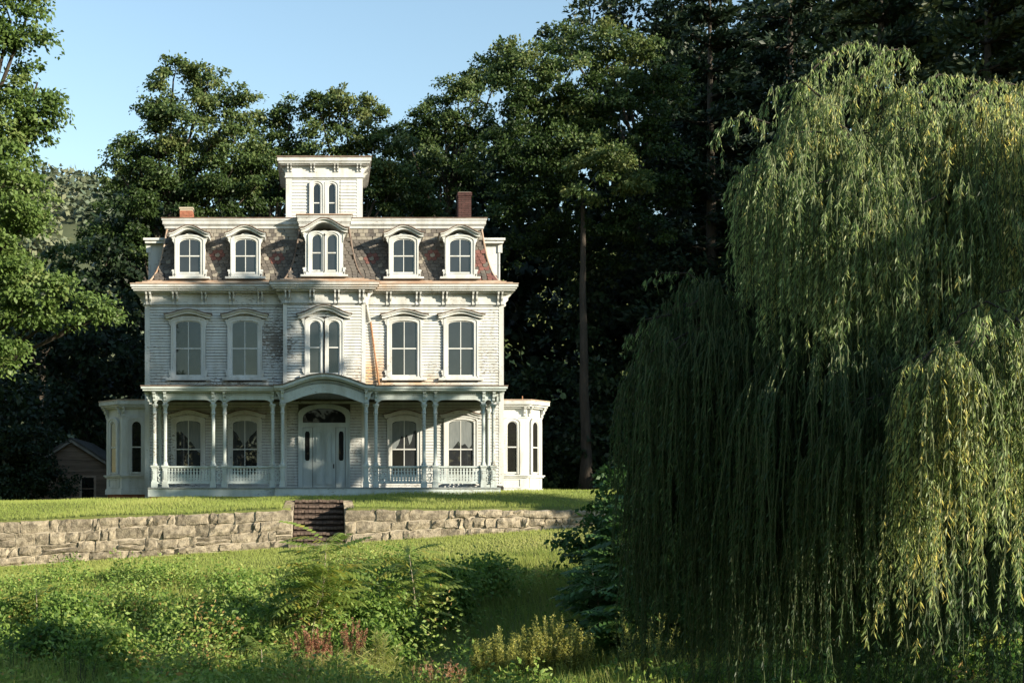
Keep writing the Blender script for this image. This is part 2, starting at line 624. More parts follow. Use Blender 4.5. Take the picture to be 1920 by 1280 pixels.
def sash(M, xc, w, zb, zt, rise, parent, mat='glass', mullion=True, split=0.5, yo=0.0):
    """double-hung sash with panes; glass stands in the casing's recess"""
    f = 0.035
    zm = zb + (zt - zb) * split
    b = B(M)
    outer = [(xc - w / 2, zb)] + [(xc - x, z) for x, z in arch(w, zt, rise)] + [(xc + w / 2, zb)]
    inner = [(xc - w / 2 + f, zb)] + [(xc - x * (w - 2 * f) / w, z - f) for x, z in arch(w, zt, rise)] + [(xc + w / 2 - f, zb)]
    b.band(inner, outer, -0.035 + yo, -0.003 + yo)
    b.box(xc - w / 2 + f, xc + w / 2 - f, -0.034 + yo, -0.003 + yo, zb, zb + 0.06)
    b.box(xc - w / 2 + f, xc + w / 2 - f, -0.040 + yo, -0.003 + yo, zm - 0.022, zm + 0.022)
    if mullion:
        b.box(xc - 0.014, xc + 0.014, -0.031 + yo, -0.003 + yo, zb + 0.06, zt - f)
    b.build('sash', MP['trim'], parent)
    xs = [xc - w / 2 + f * 0.6, xc, xc + w / 2 - f * 0.6] if mullion else [xc - w / 2 + f * 0.6, xc + w / 2 - f * 0.6]
    for a, c in zip(xs[:-1], xs[1:]):
        m1, m2 = (mat if random.random() > 0.16 else 'glass_dim' for _ in range(2))
        panes(M, a, c, zb + 0.05, zm, 0, w, xc, parent, m1, -0.012 + yo)
        panes(M, a, c, zm, zt - f * 0.5, rise, w - f, xc, parent, m2, -0.018 + yo)


def casing(M, xc, w, zb, zt, rise, cw, y0=-0.075, y1=0.0):
    b = B(M)
    outer = [(xc - w / 2 - cw, zb - 0.02)] + [(xc - x * (w + 2 * cw) / w, z + cw * 0.9) for x, z in arch(w, zt, rise)] + [(xc + w / 2 + cw, zb - 0.02)]
    inner = [(xc - w / 2, zb - 0.02)] + [(xc - x, z) for x, z in arch(w, zt, rise)] + [(xc + w / 2, zb - 0.02)]
    b.band(inner, outer, y0, y1)
    # a raised outer bead
    o2 = [(x + (0.02 if x > xc else -0.02), z + 0.02) for x, z in outer]
    i2 = [(x + (-0.03 if x > xc else 0.03), z - 0.03) for x, z in outer]
    b.band(i2, o2, y0 - 0.025, y0 + 0.01)
    return b


def hood(M, xc, half, z, rise, th, proj, parent, back=0.0, mat='trim'):
    line = [(x + xc, q) for x, q in hoodline(half, z, rise)]
    b = B(M)
    b.band(line, [(x, q + th * 0.62) for x, q in line], -proj * 0.7, back)
    l2 = [(xc + (x - xc) * 1.03, q + th * 0.62) for x, q in line]
    b.band(l2, [(x, q + th * 0.26) for x, q in l2], -proj, back)
    b.build('hood', MP[mat], parent)
    l3 = [(xc + (x - xc) * 1.045, q + th * 0.26 + 0.003) for x, q in l2]
    t = B(M)
    t.band(l3, [(x, q + 0.03) for x, q in l3], -proj - 0.03, back)
    t.build('hood_cap', MP['roofmetal'], parent)


def scroll(M, x, z, s, parent, y0=-0.09, y1=0.0, h=0.26):
    """little sawn scroll beside a casing; s = side it points to"""
    pr = [(0, 0), (0.10, 0), (0.11, -0.05), (0.07, -0.09), (0.085, -0.14), (0.05, -0.18), (0.03, -0.22), (0, -h)]
    poly = [(x + s * a, z + c) for a, c in pr]
    if s > 0: poly = poly[::-1]
    b = B(M)
    b.prism(poly, y0, y1)
    b.build('scroll_bracket', MP['trim'], parent)


def win2(xc, M, zb=4.66, zt=6.66, w=0.95):
    """second-storey window"""
    c = casing(M, xc, w, zb, zt, 0.11, 0.125)
    W_ = c.build('window', MP['trim'], WINS)
    sash(M, xc, w, zb, zt, 0.11, W_, 'glass')
    s = B(M)
    s.box(xc - 0.80, xc + 0.80, -0.16, 0, zb - 0.14, zb - 0.05)
    s.box(xc - 0.68, xc + 0.68, -0.10, 0, zb - 0.05, zb - 0.001)
    s.build('sill', MP['trim'], W_)
    hood(M, xc, 0.80, zt + 0.06, 0.17, 0.145, 0.26, W_)
    for sd in (-1, 1):
        scroll(M, xc + sd * 0.605, zt + 0.03, sd, W_, h=0.34)
        scroll(M, xc + sd * 0.605, zb + 0.22, sd, W_, h=0.24)
    return (xc - 0.625, xc + 0.625, zb - 0.15, zt + 0.12)


WINS = HOUSE
I4 = Matrix.Identity(4)
MC = T((0, CY, 0))
holes_side = []
for xc in (-4.86, -2.84, 2.86, 4.88):
    holes_side.append(win2(xc, I4))
# middle pair of tall narrow windows under one hood
mid = casing(MC, -0.335, 0.42, 4.70, 6.60, 0.17, 0.13)
m2 = casing(MC, 0.335, 0.42, 4.70, 6.60, 0.17, 0.13)
mid.v += m2.v
mid.f += [tuple(i + len(mid.v) - len(m2.v) for i in f) for f in m2.f]
mid.box(-0.10, 0.10, -0.06, 0, 4.7, 6.55)
MW = mid.build('window', MP['trim'], HOUSE)
MW['label'] = 'pair of narrow round-headed windows over the porch arch'
for xc in (-0.335, 0.335):
    sash(MC, xc, 0.42, 4.70, 6.60, 0.17, MW, 'glass', mullion=False)
s = B(MC)
s.box(-0.86, 0.86, -0.15, 0, 4.56, 4.66)
s.build('sill', MP['trim'], MW)
hood(MC, 0, 0.92, 6.66, 0.30, 0.17, 0.26, MW)
for sd in (-1, 1):
    scroll(MC, sd * 0.70, 6.66, sd, MW, h=0.34)
    scroll(MC, sd * 0.70, 4.95, sd, MW, h=0.26)

# first-storey windows behind the porch
holes_low = []
for xc in (-4.86, -2.84, 2.86, 4.88):
    zb, zt, w = 1.00, 3.12, 0.93
    c = casing(I4, xc, w, zb, zt, 0.12, 0.125)
    W_ = c.build('window', MP['clap'], HOUSE)
    sash(I4, xc, w, zb, zt, 0.12, W_, 'glass')
    s = B(); s.box(xc - 0.72, xc + 0.72, -0.14, 0, zb - 0.10, zb - 0.021); s.build('sill', MP['trim'], W_)
    hood(I4, xc, 0.72, zt + 0.05, 0.16, 0.14, 0.18, W_, mat='clap')
    holes_low.append((xc - 0.61, xc + 0.61, zb - 0.10, zt + 0.15))
    # torn pale curtains left hanging in the upper sashes: (x as a share of the width, drop in metres below the head)
    cur = {-4.86: [(0, .28), (.2, .36), (.45, .62), (.7, .84), (.85, 1.02), (1, 1.05)], -2.84: [(0, .22), (.15, .40), (.3, .66), (.45, .92), (.55, .80), (.75, .52), (.9, .36), (1, .22)],
           2.86: [(0, .95), (.1, .98), (.25, .84), (.38, .55), (.5, .62), (.62, .50), (.72, .85), (.8, .70), (.9, .30), (1, .24)], 4.88: [(0, .86), (.12, .98), (.25, .88), (.4, .74), (.55, .90), (.68, .82), (.85, .95), (1, .70)]}[xc]
    gw = w - 0.08
    hd = lambda u: zt - 0.02 - 0.13 * (2 * u - 1) ** 2
    cb = B()
    cb.prism([(xc - gw / 2 + gw * u, hd(u) - q) for u, q in cur] + [(xc - gw / 2 + gw * u, hd(u)) for u in (1, .75, .5, .25, 0)], -0.0235, -0.0205)
    co = cb.build('curtain', MP['curtain'], W_)

# boards: lower and upper storey, both wings and the middle bay
cbw = 0.16
for sd in (-1, 1):
    a, b_ = (-HW + cbw, -CW) if sd < 0 else (CW, HW - cbw)
    hl = [h for h in holes_side if (h[0] < 0) == (sd < 0)]
    ll = [h for h in holes_low if (h[0] < 0) == (sd < 0)]
    clapboards(WALL, I4, a, b_, 4.16, WT, hl)
    clapboards(WALL, I4, a, b_, FL, 3.75, ll)
clapboards(WALL, MC, -CW + 0.13, CW - 0.13, 4.16, WT, [(-0.70, 0.70, 4.55, 6.78)])
clapboards(WALL, MC, -CW + 0.13, CW - 0.13, FL, 3.75, [(-0.92, 0.92, 0.5, 3.62)])
# corner boards and water table
for sd in (-1, 1):
    b = B(); b.box(*sorted((sd * HW + sd * 0.012, sd * (HW - cbw))), -0.034, 0.20, 0.25, WT); b.build('corner_board', MP['trim'], WALL)
    b = B(); b.box(*sorted((sd * CW + sd * 0.012, sd * (CW - 0.13))), CY - 0.034, -0.001, FL, WT); b.build('corner_board', MP['trim'], WALL)
# frieze
b = B()
b.box(-HW - 0.03, -CW - 0.03, -0.06, 0.05, WT, 7.84)
b.box(CW + 0.03, HW + 0.03, -0.06, 0.05, WT, 7.84)
b.box(-CW - 0.03, CW + 0.03, CY - 0.06, -0.001, WT, 7.84)
for (x0, x1, y) in ((-HW - 0.03, -CW - 0.03, -0.06), (CW + 0.03, HW + 0.03, -0.06), (-CW - 0.03, CW + 0.03, CY - 0.06)):
    b.box(x0, x1, y - 0.03, y + 0.01, WT - 0.001, WT + 0.06)
    b.box(x0, x1, y - 0.015, y + 0.01, 7.50, 7.525)
for sd in (-1, 1):
    x = sd * HW
    b.box(*sorted((x, x + sd * 0.05)), 0.06, HD, WT, 7.84)
FRIEZE = b.build('frieze', MP['cornice'], HOUSE)


# ---- cornices: stacked mouldings carried round a rectangle
def cornice(parent, x0, x1, y0, y1, layers, name='cornice', mat='cornice'):
    """layers: (outset, z0, z1) from the bottom up"""
    b = B()
    for o, z0, z1 in layers:
        b.box(x0 - o, x1 + o, y0 - o, y1 + o, z0, z1)
    return b.build(name, MP[mat], parent)


CORN = cornice(HOUSE, -HW, HW, 0.0, HD, [(0.26, 7.62, 7.671), (0.37, 7.67, 7.73), (0.42, 7.73, 7.80), (0.46, 7.80, 7.88)])
b = B()
for o, z0, z1 in [(0.26, 7.622, 7.675), (0.37, 7.676, 7.735), (0.43, 7.738, 7.805), (0.48, 7.808, 7.892)]:
    b.box(-CW - o, CW + o, CY - o, -0.2, z0, z1)
b.build('cornice', MP['cornice'], HOUSE)
# metal gutter edge and the flared foot of the mansard
cornice(HOUSE, -HW, HW, 0.0, HD, [(0.475, 7.893, 7.925), (0.30, 7.925, 7.985), (0.10, 7.985, 8.06), (-0.06, 8.06, 8.12)], 'gutter', 'flashing')
b = B()
for o, z0, z1 in [(0.50, 7.905, 7.94), (0.32, 7.94, 8.00), (0.12, 8.00, 8.07), (-0.04, 8.07, 8.13)]:
    b.box(-CW - o, CW + o, CY - o, -0.3, z0, z1)
b.build('gutter', MP['flashing'], HOUSE)


def bracket_mesh(name, h, p, w, mat):
    """sawn console: flat top under the soffit, S-curve down to the wall (y = 0)"""
    pr = [(0, 0), (-p, 0), (-p, -0.10 * h), (-p * 0.93, -0.20 * h), (-p * 0.70, -0.26 * h), (-p * 0.60, -0.40 * h), (-p * 0.62, -0.52 * h),
          (-p * 0.45, -0.62 * h), (-p * 0.25, -0.70 * h), (-p * 0.22, -0.86 * h), (-p * 0.30, -0.93 * h), (-p * 0.16, -h), (0, -h)]
    b = B()
    b.prism_x(pr, -w / 2, w / 2)
    b.box(-w / 2 - 0.012, w / 2 + 0.012, -p - 0.015, 0, -0.055 * h, 0.004)
    return b.mesh(name, mat)


BR1 = bracket_mesh('bracket', 0.46, 0.24, 0.055, MP['trim'])
for xc in (-6.27, -5.32, -4.29, -3.30, -2.28, 2.30, 3.36, 4.30, 5.37, 6.27):
    for dx in (-0.068, 0.068):
        inst('bracket', BR1, T((xc + dx, -0.061, 7.655)), HOUSE)
for xc in (-1.30, -0.43, 0.45, 1.32):
    for dx in (-0.068, 0.068):
        inst('bracket', BR1, T((xc + dx, CY - 0.061, 7.655)), HOUSE)
for sd in (-1, 1):
    for y in (0.12, 0.26, 1.6, 1.74, 3.2, 3.34):
        inst('bracket', BR1, T((sd * (HW + 0.045), y, 7.655)) @ RZ(sd * PI / 2), HOUSE)
    for y in (CY + 0.08, CY + 0.22):
        inst('bracket', BR1, T((sd * (CW + 0.03), y, 7.655)) @ RZ(sd * PI / 2), HOUSE)

# ---- mansard
Z0, Z1 = 8.11, 10.10


def moff(z):
    """how far the slope has leaned back at height z: a flared foot, then steep"""
    t = (z - Z0) / (Z1 - Z0)
    return 0.27 * (1 - math.exp(-t * 4.6)) + 0.27 * t


MB0 = 6.26          # half width at the foot
FY0 = 0.13          # front plane at the foot
PB0, PY0 = 1.42, -0.24   # the middle pavilion


def frustum(b, hw, fy, by, zs):
    rings = []
    for z in zs:
        o = moff(z)
        rings.append([(-hw + o, fy + o, z), (hw - o, fy + o, z), (hw - o, by - o, z), (-hw + o, by - o, z)])
    vs = [p for r in rings for p in r]
    fs = []
    for i in range(len(zs) - 1):
        for k in range(4):
            l = (k + 1) % 4
            fs.append((i * 4 + k, i * 4 + l, i * 4 + 4 + l, i * 4 + 4 + k))
    e = (len(zs) - 1) * 4
    fs.append((e, e + 1, e + 2, e + 3))
    b.add(vs, fs)


zs = [Z0 + (Z1 - Z0) * i / 16 for i in range(17)]
b = B()
frustum(b, MB0, FY0, HD - FY0, zs)
MANS = b.build('mansard', MP['mansard'], HOUSE)
b = B()
frustum(b, PB0, PY0, 2.0, zs)
PAV = b.build('mansard', MP['mansard'], HOUSE)

DORM_X = (-4.82, -2.82, 2.84, 4.86)
slates = []
ROWS = 15
rose = [(-3.80, 9.10), (-1.68, 9.02), (1.70, 9.05), (3.86, 9.08), (-5.75, 9.05), (5.78, 9.1)]


def slate_rows(hw, fy, skip, par):
    w = 0.19
    for r in range(ROWS):
        zb = Z0 + 0.02 + r * (Z1 - Z0 - 0.06) / ROWS
        zt = zb + (Z1 - Z0) / ROWS * 1.5
        half = hw - moff(zb) - 0.03
        x = -half + (w / 2 if r % 2 else w)
        while x < half - w * 0.3:
            if not skip(x, zb): slates.append((x, zb, min(zt, Z1 + 0.02), fy, r, par))
            x += w


def skip_main(x, z):
    if any(abs(x - d) < 0.50 for d in DORM_X) and z < 9.72: return True
    o = moff(z)
    return abs(x) < PB0 - o - 0.04


def skip_pav(x, z):
    return abs(x) < 0.60 and z < 9.8


slate_rows(MB0, FY0, skip_main, MANS)
slate_rows(PB0, PY0, skip_pav, PAV)
fish = [(-0.5, 1.0), (-0.5, 0.30), (-0.40, 0.10), (-0.2, 0.0), (0.2, 0.0), (0.40, 0.10), (0.5, 0.30), (0.5, 1.0)]
square = [(-0.5, 1.0), (-0.5, 0.0), (0.5, 0.0), (0.5, 1.0)]


def slate_mesh(prof, mat):
    b = B()
    b.prism([(x * 0.176, z) for x, z in prof], -0.016, 0.004)
    return b.mesh('slate', mat)


SLM = {(k, m): slate_mesh(fish if k else square, MP[m]) for k in (0, 1) for m in ('slate', 'slate_red', 'slate_tan')}


def slate_mat4(x, zb, zt, fy):
    p0 = Vector((x, fy + moff(zb) - 0.034, zb))
    p1 = Vector((x, fy + moff(min(zt, Z1)) - 0.006, zt))
    up = p1 - p0
    L = up.length
    zz = up.normalized()
    xx = Vector((1, 0, 0))
    yy = zz.cross(xx)
    M = Matrix(((xx.x, yy.x, zz.x * L, p0.x), (xx.y, yy.y, zz.y * L, p0.y), (xx.z, yy.z, zz.z * L, p0.z), (0, 0, 0, 1)))
    a = random.gauss(0, 0.015)
    return M @ Matrix.Rotation(a, 4, 'Y')


rose = [min(((s[0], s[1] + 0.07) for s in slates if s[5] is MANS), key=lambda q: (q[0] - rx) ** 2 + (q[1] - rz) ** 2) for rx, rz in rose[:4]]
random.shuffle(slates)
slates.sort(key=lambda s: (s[5] is PAV, s[4] < 2))
count = {}
rest = {}
SLATE_LIMIT = 270
total = 0
for (x, zb, zt, fy, r, par) in slates:
    mt = 'slate'
    for rx, rz in rose:
        d = math.hypot(x - rx, (zb + 0.07 - rz))
        if 0.08 < d < 0.215: mt = 'slate_red'
        elif d < 0.05: mt = 'slate_tan'
    if mt == 'slate' and random.random() < 0.07: mt = 'slate_tan'
    if r >= ROWS - 3: mt = 'slate_tan' if random.random() < 0.75 else 'slate'
    if x > 5.4 and r < 9 and random.random() < 0.6: mt = 'slate_red'
    key = 0 if r >= ROWS - 3 else 1
    M = slate_mat4(x, zb, zt, fy)
    if total < SLATE_LIMIT and par is MANS:
        inst('slate', SLM[(key, mt)], M, par)
        total += 1
    else:
        q = rest.setdefault((par.name, mt), (par, B()))[1]
        q.M = M
        q.prism([(a * 0.176, c) for a, c in (fish if key else square)], -0.016, 0.004)
for (pn, mt), (par, q) in rest.items():
    o = q.build('slate_courses', MP[mt], par)
    o['kind'] = 'stuff'

# hip rolls along the mansard's corners
for hw, fy, par in ((MB0, FY0, MANS), (PB0, PY0, PAV)):
    for sd in (-1, 1):
        b = B()
        b.tube([(sd * (hw - moff(z) - 0.005), fy + moff(z) - 0.012, z) for z in zs], 0.035, 6)
        b.build('hip_roll', MP['flashing'] if par is MANS else MP['roofmetal'], par)
# upper cornice and flat roof
UT = MB0 - moff(Z1)
UY = FY0 + moff(Z1)
b = B()
for o, z0, z1 in [(0.02, 10.06, 10.10), (0.07, 10.10, 10.20), (0.10, 10.20, 10.24), (0.14, 10.24, 10.38), (0.17, 10.38, 10.44)]:
    b.box(-UT - o, UT + o, UY - o, HD - UY + o, z0, z1)
b.build('upper_cornice', MP['cornice'], HOUSE)
b = B(); b.box(-UT - 0.19, UT + 0.19, UY - 0.19, HD - UY + 0.19, 10.443, 10.475)
b.box(-UT, UT, UY, HD - UY, 10.475, 10.52)
b.build('roof', MP['roofmetal'], HOUSE)
PT = PB0 - moff(Z1)
PYT = PY0 + moff(Z1)
b = B()
for o, z0, z1 in [(0.0, 10.02, 10.08), (0.03, 10.08, 10.19), (0.055, 10.19, 10.24), (0.08, 10.24, 10.39), (0.11, 10.39, 10.46)]:
    b.box(-PT - o, PT + o, PYT - o - 0.10, UY + 0.05, z0, z1)
b.build('upper_cornice', MP['cornice'], HOUSE)
b = B(); b.box(-PT - 0.14, PT + 0.14, PYT - 0.26, UY + 0.2, 10.463, 10.50); b.build('roof', MP['flashing'], HOUSE)

# ---- dormers
def dormer(xc, y, w=0.79, zb=8.34, zt=9.60, twin=False):
    M = T((0, y, 0))
    hw = 0.54 if not twin else 0.66
    b = B(M)
    b.box(xc - hw + 0.02, xc + hw - 0.02, 0.0, 0.9, 8.17, zt - 0.05)
    lt = [(xc + x, z) for x, z in hoodline(hw - 0.02, zt - 0.05, 0.25)]
    b.band([(x, zt - 0.06) for x, z in lt], lt, 0.0, 0.9)
    D = b.build('dormer', MP['trim'], HOUSE)
    if not twin:
        casing(M, xc, w, zb, zt, 0.16, 0.115, -0.07, 0.0).build('casing', MP['trim'], D)
        sash(M, xc, w, zb, zt, 0.16, D, 'glass')
        half, rise, hz = 0.70, 0.27, zt + 0.03
    else:
        c = casing(M, xc - 0.27, 0.37, zb, zt + 0.06, 0.16, 0.10, -0.07, 0.0)
        c2 = casing(M, xc + 0.27, 0.37, zb, zt + 0.06, 0.16, 0.10, -0.07, 0.0)
        n = len(c.v)
        c.v += c2.v
        c.f += [tuple(i + n for i in f) for f in c2.f]
        c.box(xc - 0.085, xc + 0.085, -0.06, 0, zb, zt)
        c.box(xc - 0.67, xc - 0.55, -0.05, 0, zb, zt + 0.1)
        c.box(xc + 0.55, xc + 0.67, -0.05, 0, zb, zt + 0.1)
        c.build('casing', MP['trim'], D)
        for q in (-0.27, 0.27): sash(M, xc + q, 0.37, zb, zt + 0.06, 0.16, D, 'glass', mullion=False)
        half, rise, hz = 0.82, 0.36, zt + 0.10
    hood(M, xc, half, hz, rise, 0.14, 0.24, D, back=0.75)
    s = B(M)
    s.box(xc - half - 0.02, xc + half + 0.02, -0.15, 0.3, zb - 0.19, zb - 0.12)
    s.box(xc - half + 0.1, xc + half - 0.1, -0.08, 0.02, zb - 0.12, zb - 0.021)
    s.build('sill', MP['trim'], D)
    for sd in (-1, 1):
        e = hw if twin else hw - 0.01
        scroll(M, xc + sd * e, hz + 0.02, sd, D, -0.08, 0.03, 0.36)
        scroll(M, xc + sd * e, zb + 0.14, sd, D, -0.08, 0.03, 0.26)
    return D


for xc in DORM_X: dormer(xc, 0.03)
dormer(0.0, PY0 - 0.12, twin=True)['label'] = 'middle dormer with a pair of arched windows'
# side dormers, seen edge on
for sd in (-1, 1):
    b = B()
    b.box(*sorted((sd * 5.6, sd * 6.38)), 1.0, 2.2, 8.1, 9.62)
    D = b.build('dormer', MP['trim'], HOUSE)
    b = B(); b.box(*sorted((sd * 6.385, sd * 6.44)), 0.97, 1.12, 8.15, 9.5); b.box(*sorted((sd * 6.385, sd * 6.44)), 2.08, 2.23, 8.15, 9.5); b.build('casing', MP['trim'], D)
    b = B(); b.box(*sorted((sd * 6.383, sd * 6.40)), 1.12, 2.08, 8.3, 9.4); b.build('pane', MP['glass'], D)
    b = B(); b.box(*sorted((sd * 5.6, sd * 6.54)), 0.82, 2.38, 9.62, 9.72); b.box(*sorted((sd * 5.6, sd * 6.60)), 0.76, 2.44, 9.72, 9.80); b.build('hood', MP['trim'], D)
    b = B(); b.box(*sorted((sd * 6.36, sd * 6.52)), 0.95, 1.03, 9.3, 9.62); b.build('bracket', MP['trim'], D)

# ---- cupola
UYC = 3.0
QW = 1.46
b = B(); b.box(-QW, QW, UYC, UYC + 2 * QW, 10.4, 13.2)
CUP = b.build('cupola', MP['trim'], HOUSE)
MQ = T((0, UYC, 0))
clapboards(CUP, MQ, -QW + 0.22, QW - 0.22, 10.53, 12.58, [(-0.62, 0.62, 10.3, 12.50)], sp=0.125, mat='trim')
for sd in (-1, 1):
    b = B(MQ); b.box(*sorted((sd * (QW + 0.01), sd * (QW - 0.22))), -0.03, 0.2, 10.45, 12.62); b.build('corner_board', MP['trim'], CUP)
b = B(MQ); b.box(-QW - 0.03, QW + 0.03, -0.05, 2 * QW + 0.03, 12.62, 13.12); b.box(-QW - 0.05, QW + 0.05, -0.08, 2 * QW + 0.05, 12.60, 12.66); b.build('frieze', MP['trim'], CUP)
b = B(MQ)
for o, z0, z1 in [(0.22, 13.06, 13.10), (0.28, 13.10, 13.17), (0.33, 13.17, 13.30)]:
    b.box(-QW - o, QW + o, -o, 2 * QW + o, z0, z1)
b.build('cornice', MP['trim'], CUP)
b = B(MQ); b.box(-QW - 0.36, QW + 0.36, -0.36, 2 * QW + 0.36, 13.303, 13.35); b.build('roof', MP['roofmetal'], CUP)
BR2 = bracket_mesh('bracket', 0.26, 0.20, 0.05, MP['trim'])
for xc in (-1.33, -0.44, 0.46, 1.33):
    for dx in (-0.062, 0.062):
        inst('bracket', BR2, MQ @ T((xc + dx, -0.05, 13.07)), CUP)
for sd in (-1, 1):
    for y in (0.08, 0.22, 0.9, 1.04):
        inst('bracket', BR2, MQ @ T((sd * (QW + 0.03), y, 13.07)) @ RZ(sd * PI / 2), CUP)
for xc in (-0.29, 0.29):
    c = casing(MQ, xc, 0.30, 10.95, 12.38, 0.15, 0.11)
    c.box(xc - 0.25, xc + 0.25, -0.12, 0, 10.84, 10.92)
    c.build('window_casing', MP['trim'], CUP)
    sash(MQ, xc, 0.30, 10.95, 12.38, 0.15, CUP, 'glass_dim', mullion=False, split=0.48)

# ---- chimneys
def chimney(x, y, w, z0, z1, cap, label, bm='brick', mm='mortar'):
    m = B(); m.box(x - w / 2 + 0.012, x + w / 2 - 0.012, y - w / 2 + 0.012, y + w / 2 - 0.012, z0, z1 - 0.002)
    C_ = m.build('chimney', MP[mm], HOUSE)
    C_['label'] = label
    n = int((z1 - z0) / 0.075)
    for r in range(n):
        z = z0 + r * 0.075
        k = 2
        off = 0.0 if r % 2 else 0.5
        xs = [0, 0.5, 1] if r % 2 else [0, 0.25, 0.75, 1]
        grow = 0.03 if (z1 - z) < 0.24 and not cap else 0.0
        for a, c in zip(xs[:-1], xs[1:]):
            q = B()
            q.box(x - w / 2 - grow + a * (w + 2 * grow) + 0.006, x - w / 2 - grow + c * (w + 2 * grow) - 0.006, y - w / 2 - grow - random.uniform(0, 0.006), y + w / 2 + grow, z + 0.004, z + 0.066)
            q.build('brick', MP[bm], C_)
    if cap:
        q = B(); q.box(x - w / 2 - 0.02, x + w / 2 + 0.02, y - w / 2 - 0.02, y + w / 2 + 0.02, z1, z1 + 0.07); q.build('cap', MP['mortar'], C_)


chimney(-5.50, 5.0, 0.52, 10.9, 11.86, True, 'short brick chimney with a pale cap')
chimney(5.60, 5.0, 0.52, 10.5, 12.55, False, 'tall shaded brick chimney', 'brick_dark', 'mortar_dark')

# ---- downpipe and the broken rusty pipe under it
b = B(); b.tube([(1.56, -0.42, 7.65), (1.53, -0.10, 7.30), (1.54, -0.09, 7.1), (1.62, -0.09, 6.62)], 0.045, 8); b.build('downpipe', MP['trim'], HOUSE, True)
b = B(); b.tube([(1.66, -0.07, 6.60), (1.80, -0.09, 5.5), (1.97, -0.12, 4.28)], 0.035, 8); b.build('broken_pipe', MP['rust'], HOUSE, True)

# ------------------------------------------------------------------ porch (part of the house)
PYF = -2.45        # line of the columns
PX = 5.92
b = B()
b.box(-PX, PX, PYF - 0.18, -0.002, FL - 0.05, FL)
b.box(-CW - 0.2, CW + 0.2, PYF - 0.42, PYF - 0.181, FL - 0.05, FL)
PORCH = b.build('porch', MP['floor'], HOUSE)
# each floor board's end shows along the edge; skirt below
b = B()
b.box(-PX, -CW - 0.2, PYF - 0.15, PYF - 0.10, 0.35, FL - 0.052)
b.box(CW + 0.2, PX, PYF - 0.15, PYF - 0.10, 0.35, FL - 0.052)
b.box(-CW - 0.2, CW + 0.2, PYF - 0.40, PYF - 0.35, 0.33, FL - 0.052)
for sd in (-1, 1):
    b.box(*sorted((sd * (PX - 0.05), sd * PX)), PYF - 0.10, -0.01, 0.35, FL - 0.052)
    b.box(*sorted((sd * (CW + 0.15), sd * (CW + 0.2))), PYF - 0.35, PYF - 0.151, 0.33, FL - 0.052)
b.build('skirt', MP['porch'], PORCH)
b = B()
b.box(-PX + 0.05, PX - 0.05, PYF - 0.09, -0.05, -0.1, 0.36)
b.build('foundation', MP['brick'], PORCH)
b = B()
b.box(-1.15, 1.15, PYF - 0.78, PYF - 0.41, FL - 0.30, FL - 0.22)
b.box(-1.12, 1.12, PYF - 0.74, PYF - 0.70, 0.2, FL - 0.30)
b.build('step', MP['porch'], PORCH)

COLX = [-5.72, -5.36, -3.74, -3.36, -1.74, 1.74, 3.36, 3.74, 5.36, 5.70]
MIDX = [-1.40, 1.40]
MIDY = PYF - 0.22
PED = 1.40
CAPZ = 3.46


def column_mesh():
    b = B()
    pr = [(0.088, 0.0), (0.088, 0.05), (0.070, 0.08), (0.058, 0.14), (0.056, 1.72), (0.074, 1.74), (0.074, 1.79), (0.058, 1.81), (0.060, 1.92),
          (0.076, 1.96), (0.095, 2.00), (0.110, 2.03), (0.110, 2.06)]
    b.lathe([(r * 1.08, z) for r, z in pr], 0, 0, 8, PI / 8)
    return b.mesh('column', MP['porch'])


def pedestal_mesh():
    b = B()
    h = PED - FL
    b.box(-0.10, 0.10, -0.10, 0.10, 0, 0.20)
    b.box(-0.078, 0.078, -0.078, 0.078, 0.20, h - 0.10)
    b.box(-0.045, 0.045, -0.094, -0.078, 0.27, h - 0.17)
    b.box(-0.095, 0.095, -0.095, 0.095, h - 0.10, h - 0.055)
    b.box(-0.118, 0.118, -0.118, 0.118, h - 0.055, h)
    return b.mesh('pedestal', MP['porch'])


CM, PM = column_mesh(), pedestal_mesh()
for x in COLX:
    inst('column', CM, T((x, PYF, PED)), PORCH)
    inst('pedestal', PM, T((x, PYF, FL)), PORCH)
for x in MIDX:
    inst('column', CM, T((x, MIDY, PED)), PORCH)
    inst('pedestal', PM, T((x, MIDY, FL)), PORCH)
for sd in (-1, 1):     # half columns where the porch meets the wall
    inst('column', CM, T((sd * 5.86, -0.09, PED)), PORCH)
    inst('pedestal', PM, T((sd * 5.86, -0.12, FL)), PORCH)

BT = 3.72        # top of the spandrel boards


def spandrel(x0, x1, y, r, parent, zb=CAPZ, axis='x', ins=0.03, zspring=None):
    """board between two column heads, cut to round corners of radius r"""
    a, c = x0 + 0.06, x1 - 0.06
    rr = min(r, (c - a) / 2)
    zc = BT - 0.115
    n = 6
    pts = [(x0, zb), (a, zb)]
    rz = zc - zb
    for i in range(1, n + 1):
        w = PI / 2 * i / n
        pts.append((a + rr * (1 - math.cos(w)), zb + rz * math.sin(w)))
    for i in range(n + 1):
        w = PI / 2 * (1 - i / n)
        pts.append((c - rr * (1 - math.cos(w)), zb + rz * math.sin(w)))
    pts += [(x1, zb), (x1, BT), (x0, BT)]
    b = B()
    if axis == 'x':
        b.prism(pts, y - 0.045, y + 0.045)
    else:
        b.M = T((y, 0, 0)) @ RZ(-PI / 2)
        b.prism([(-q, z) for q, z in pts][::-1], -0.045, 0.045)
    b.build('spandrel', MP['porch'], parent)


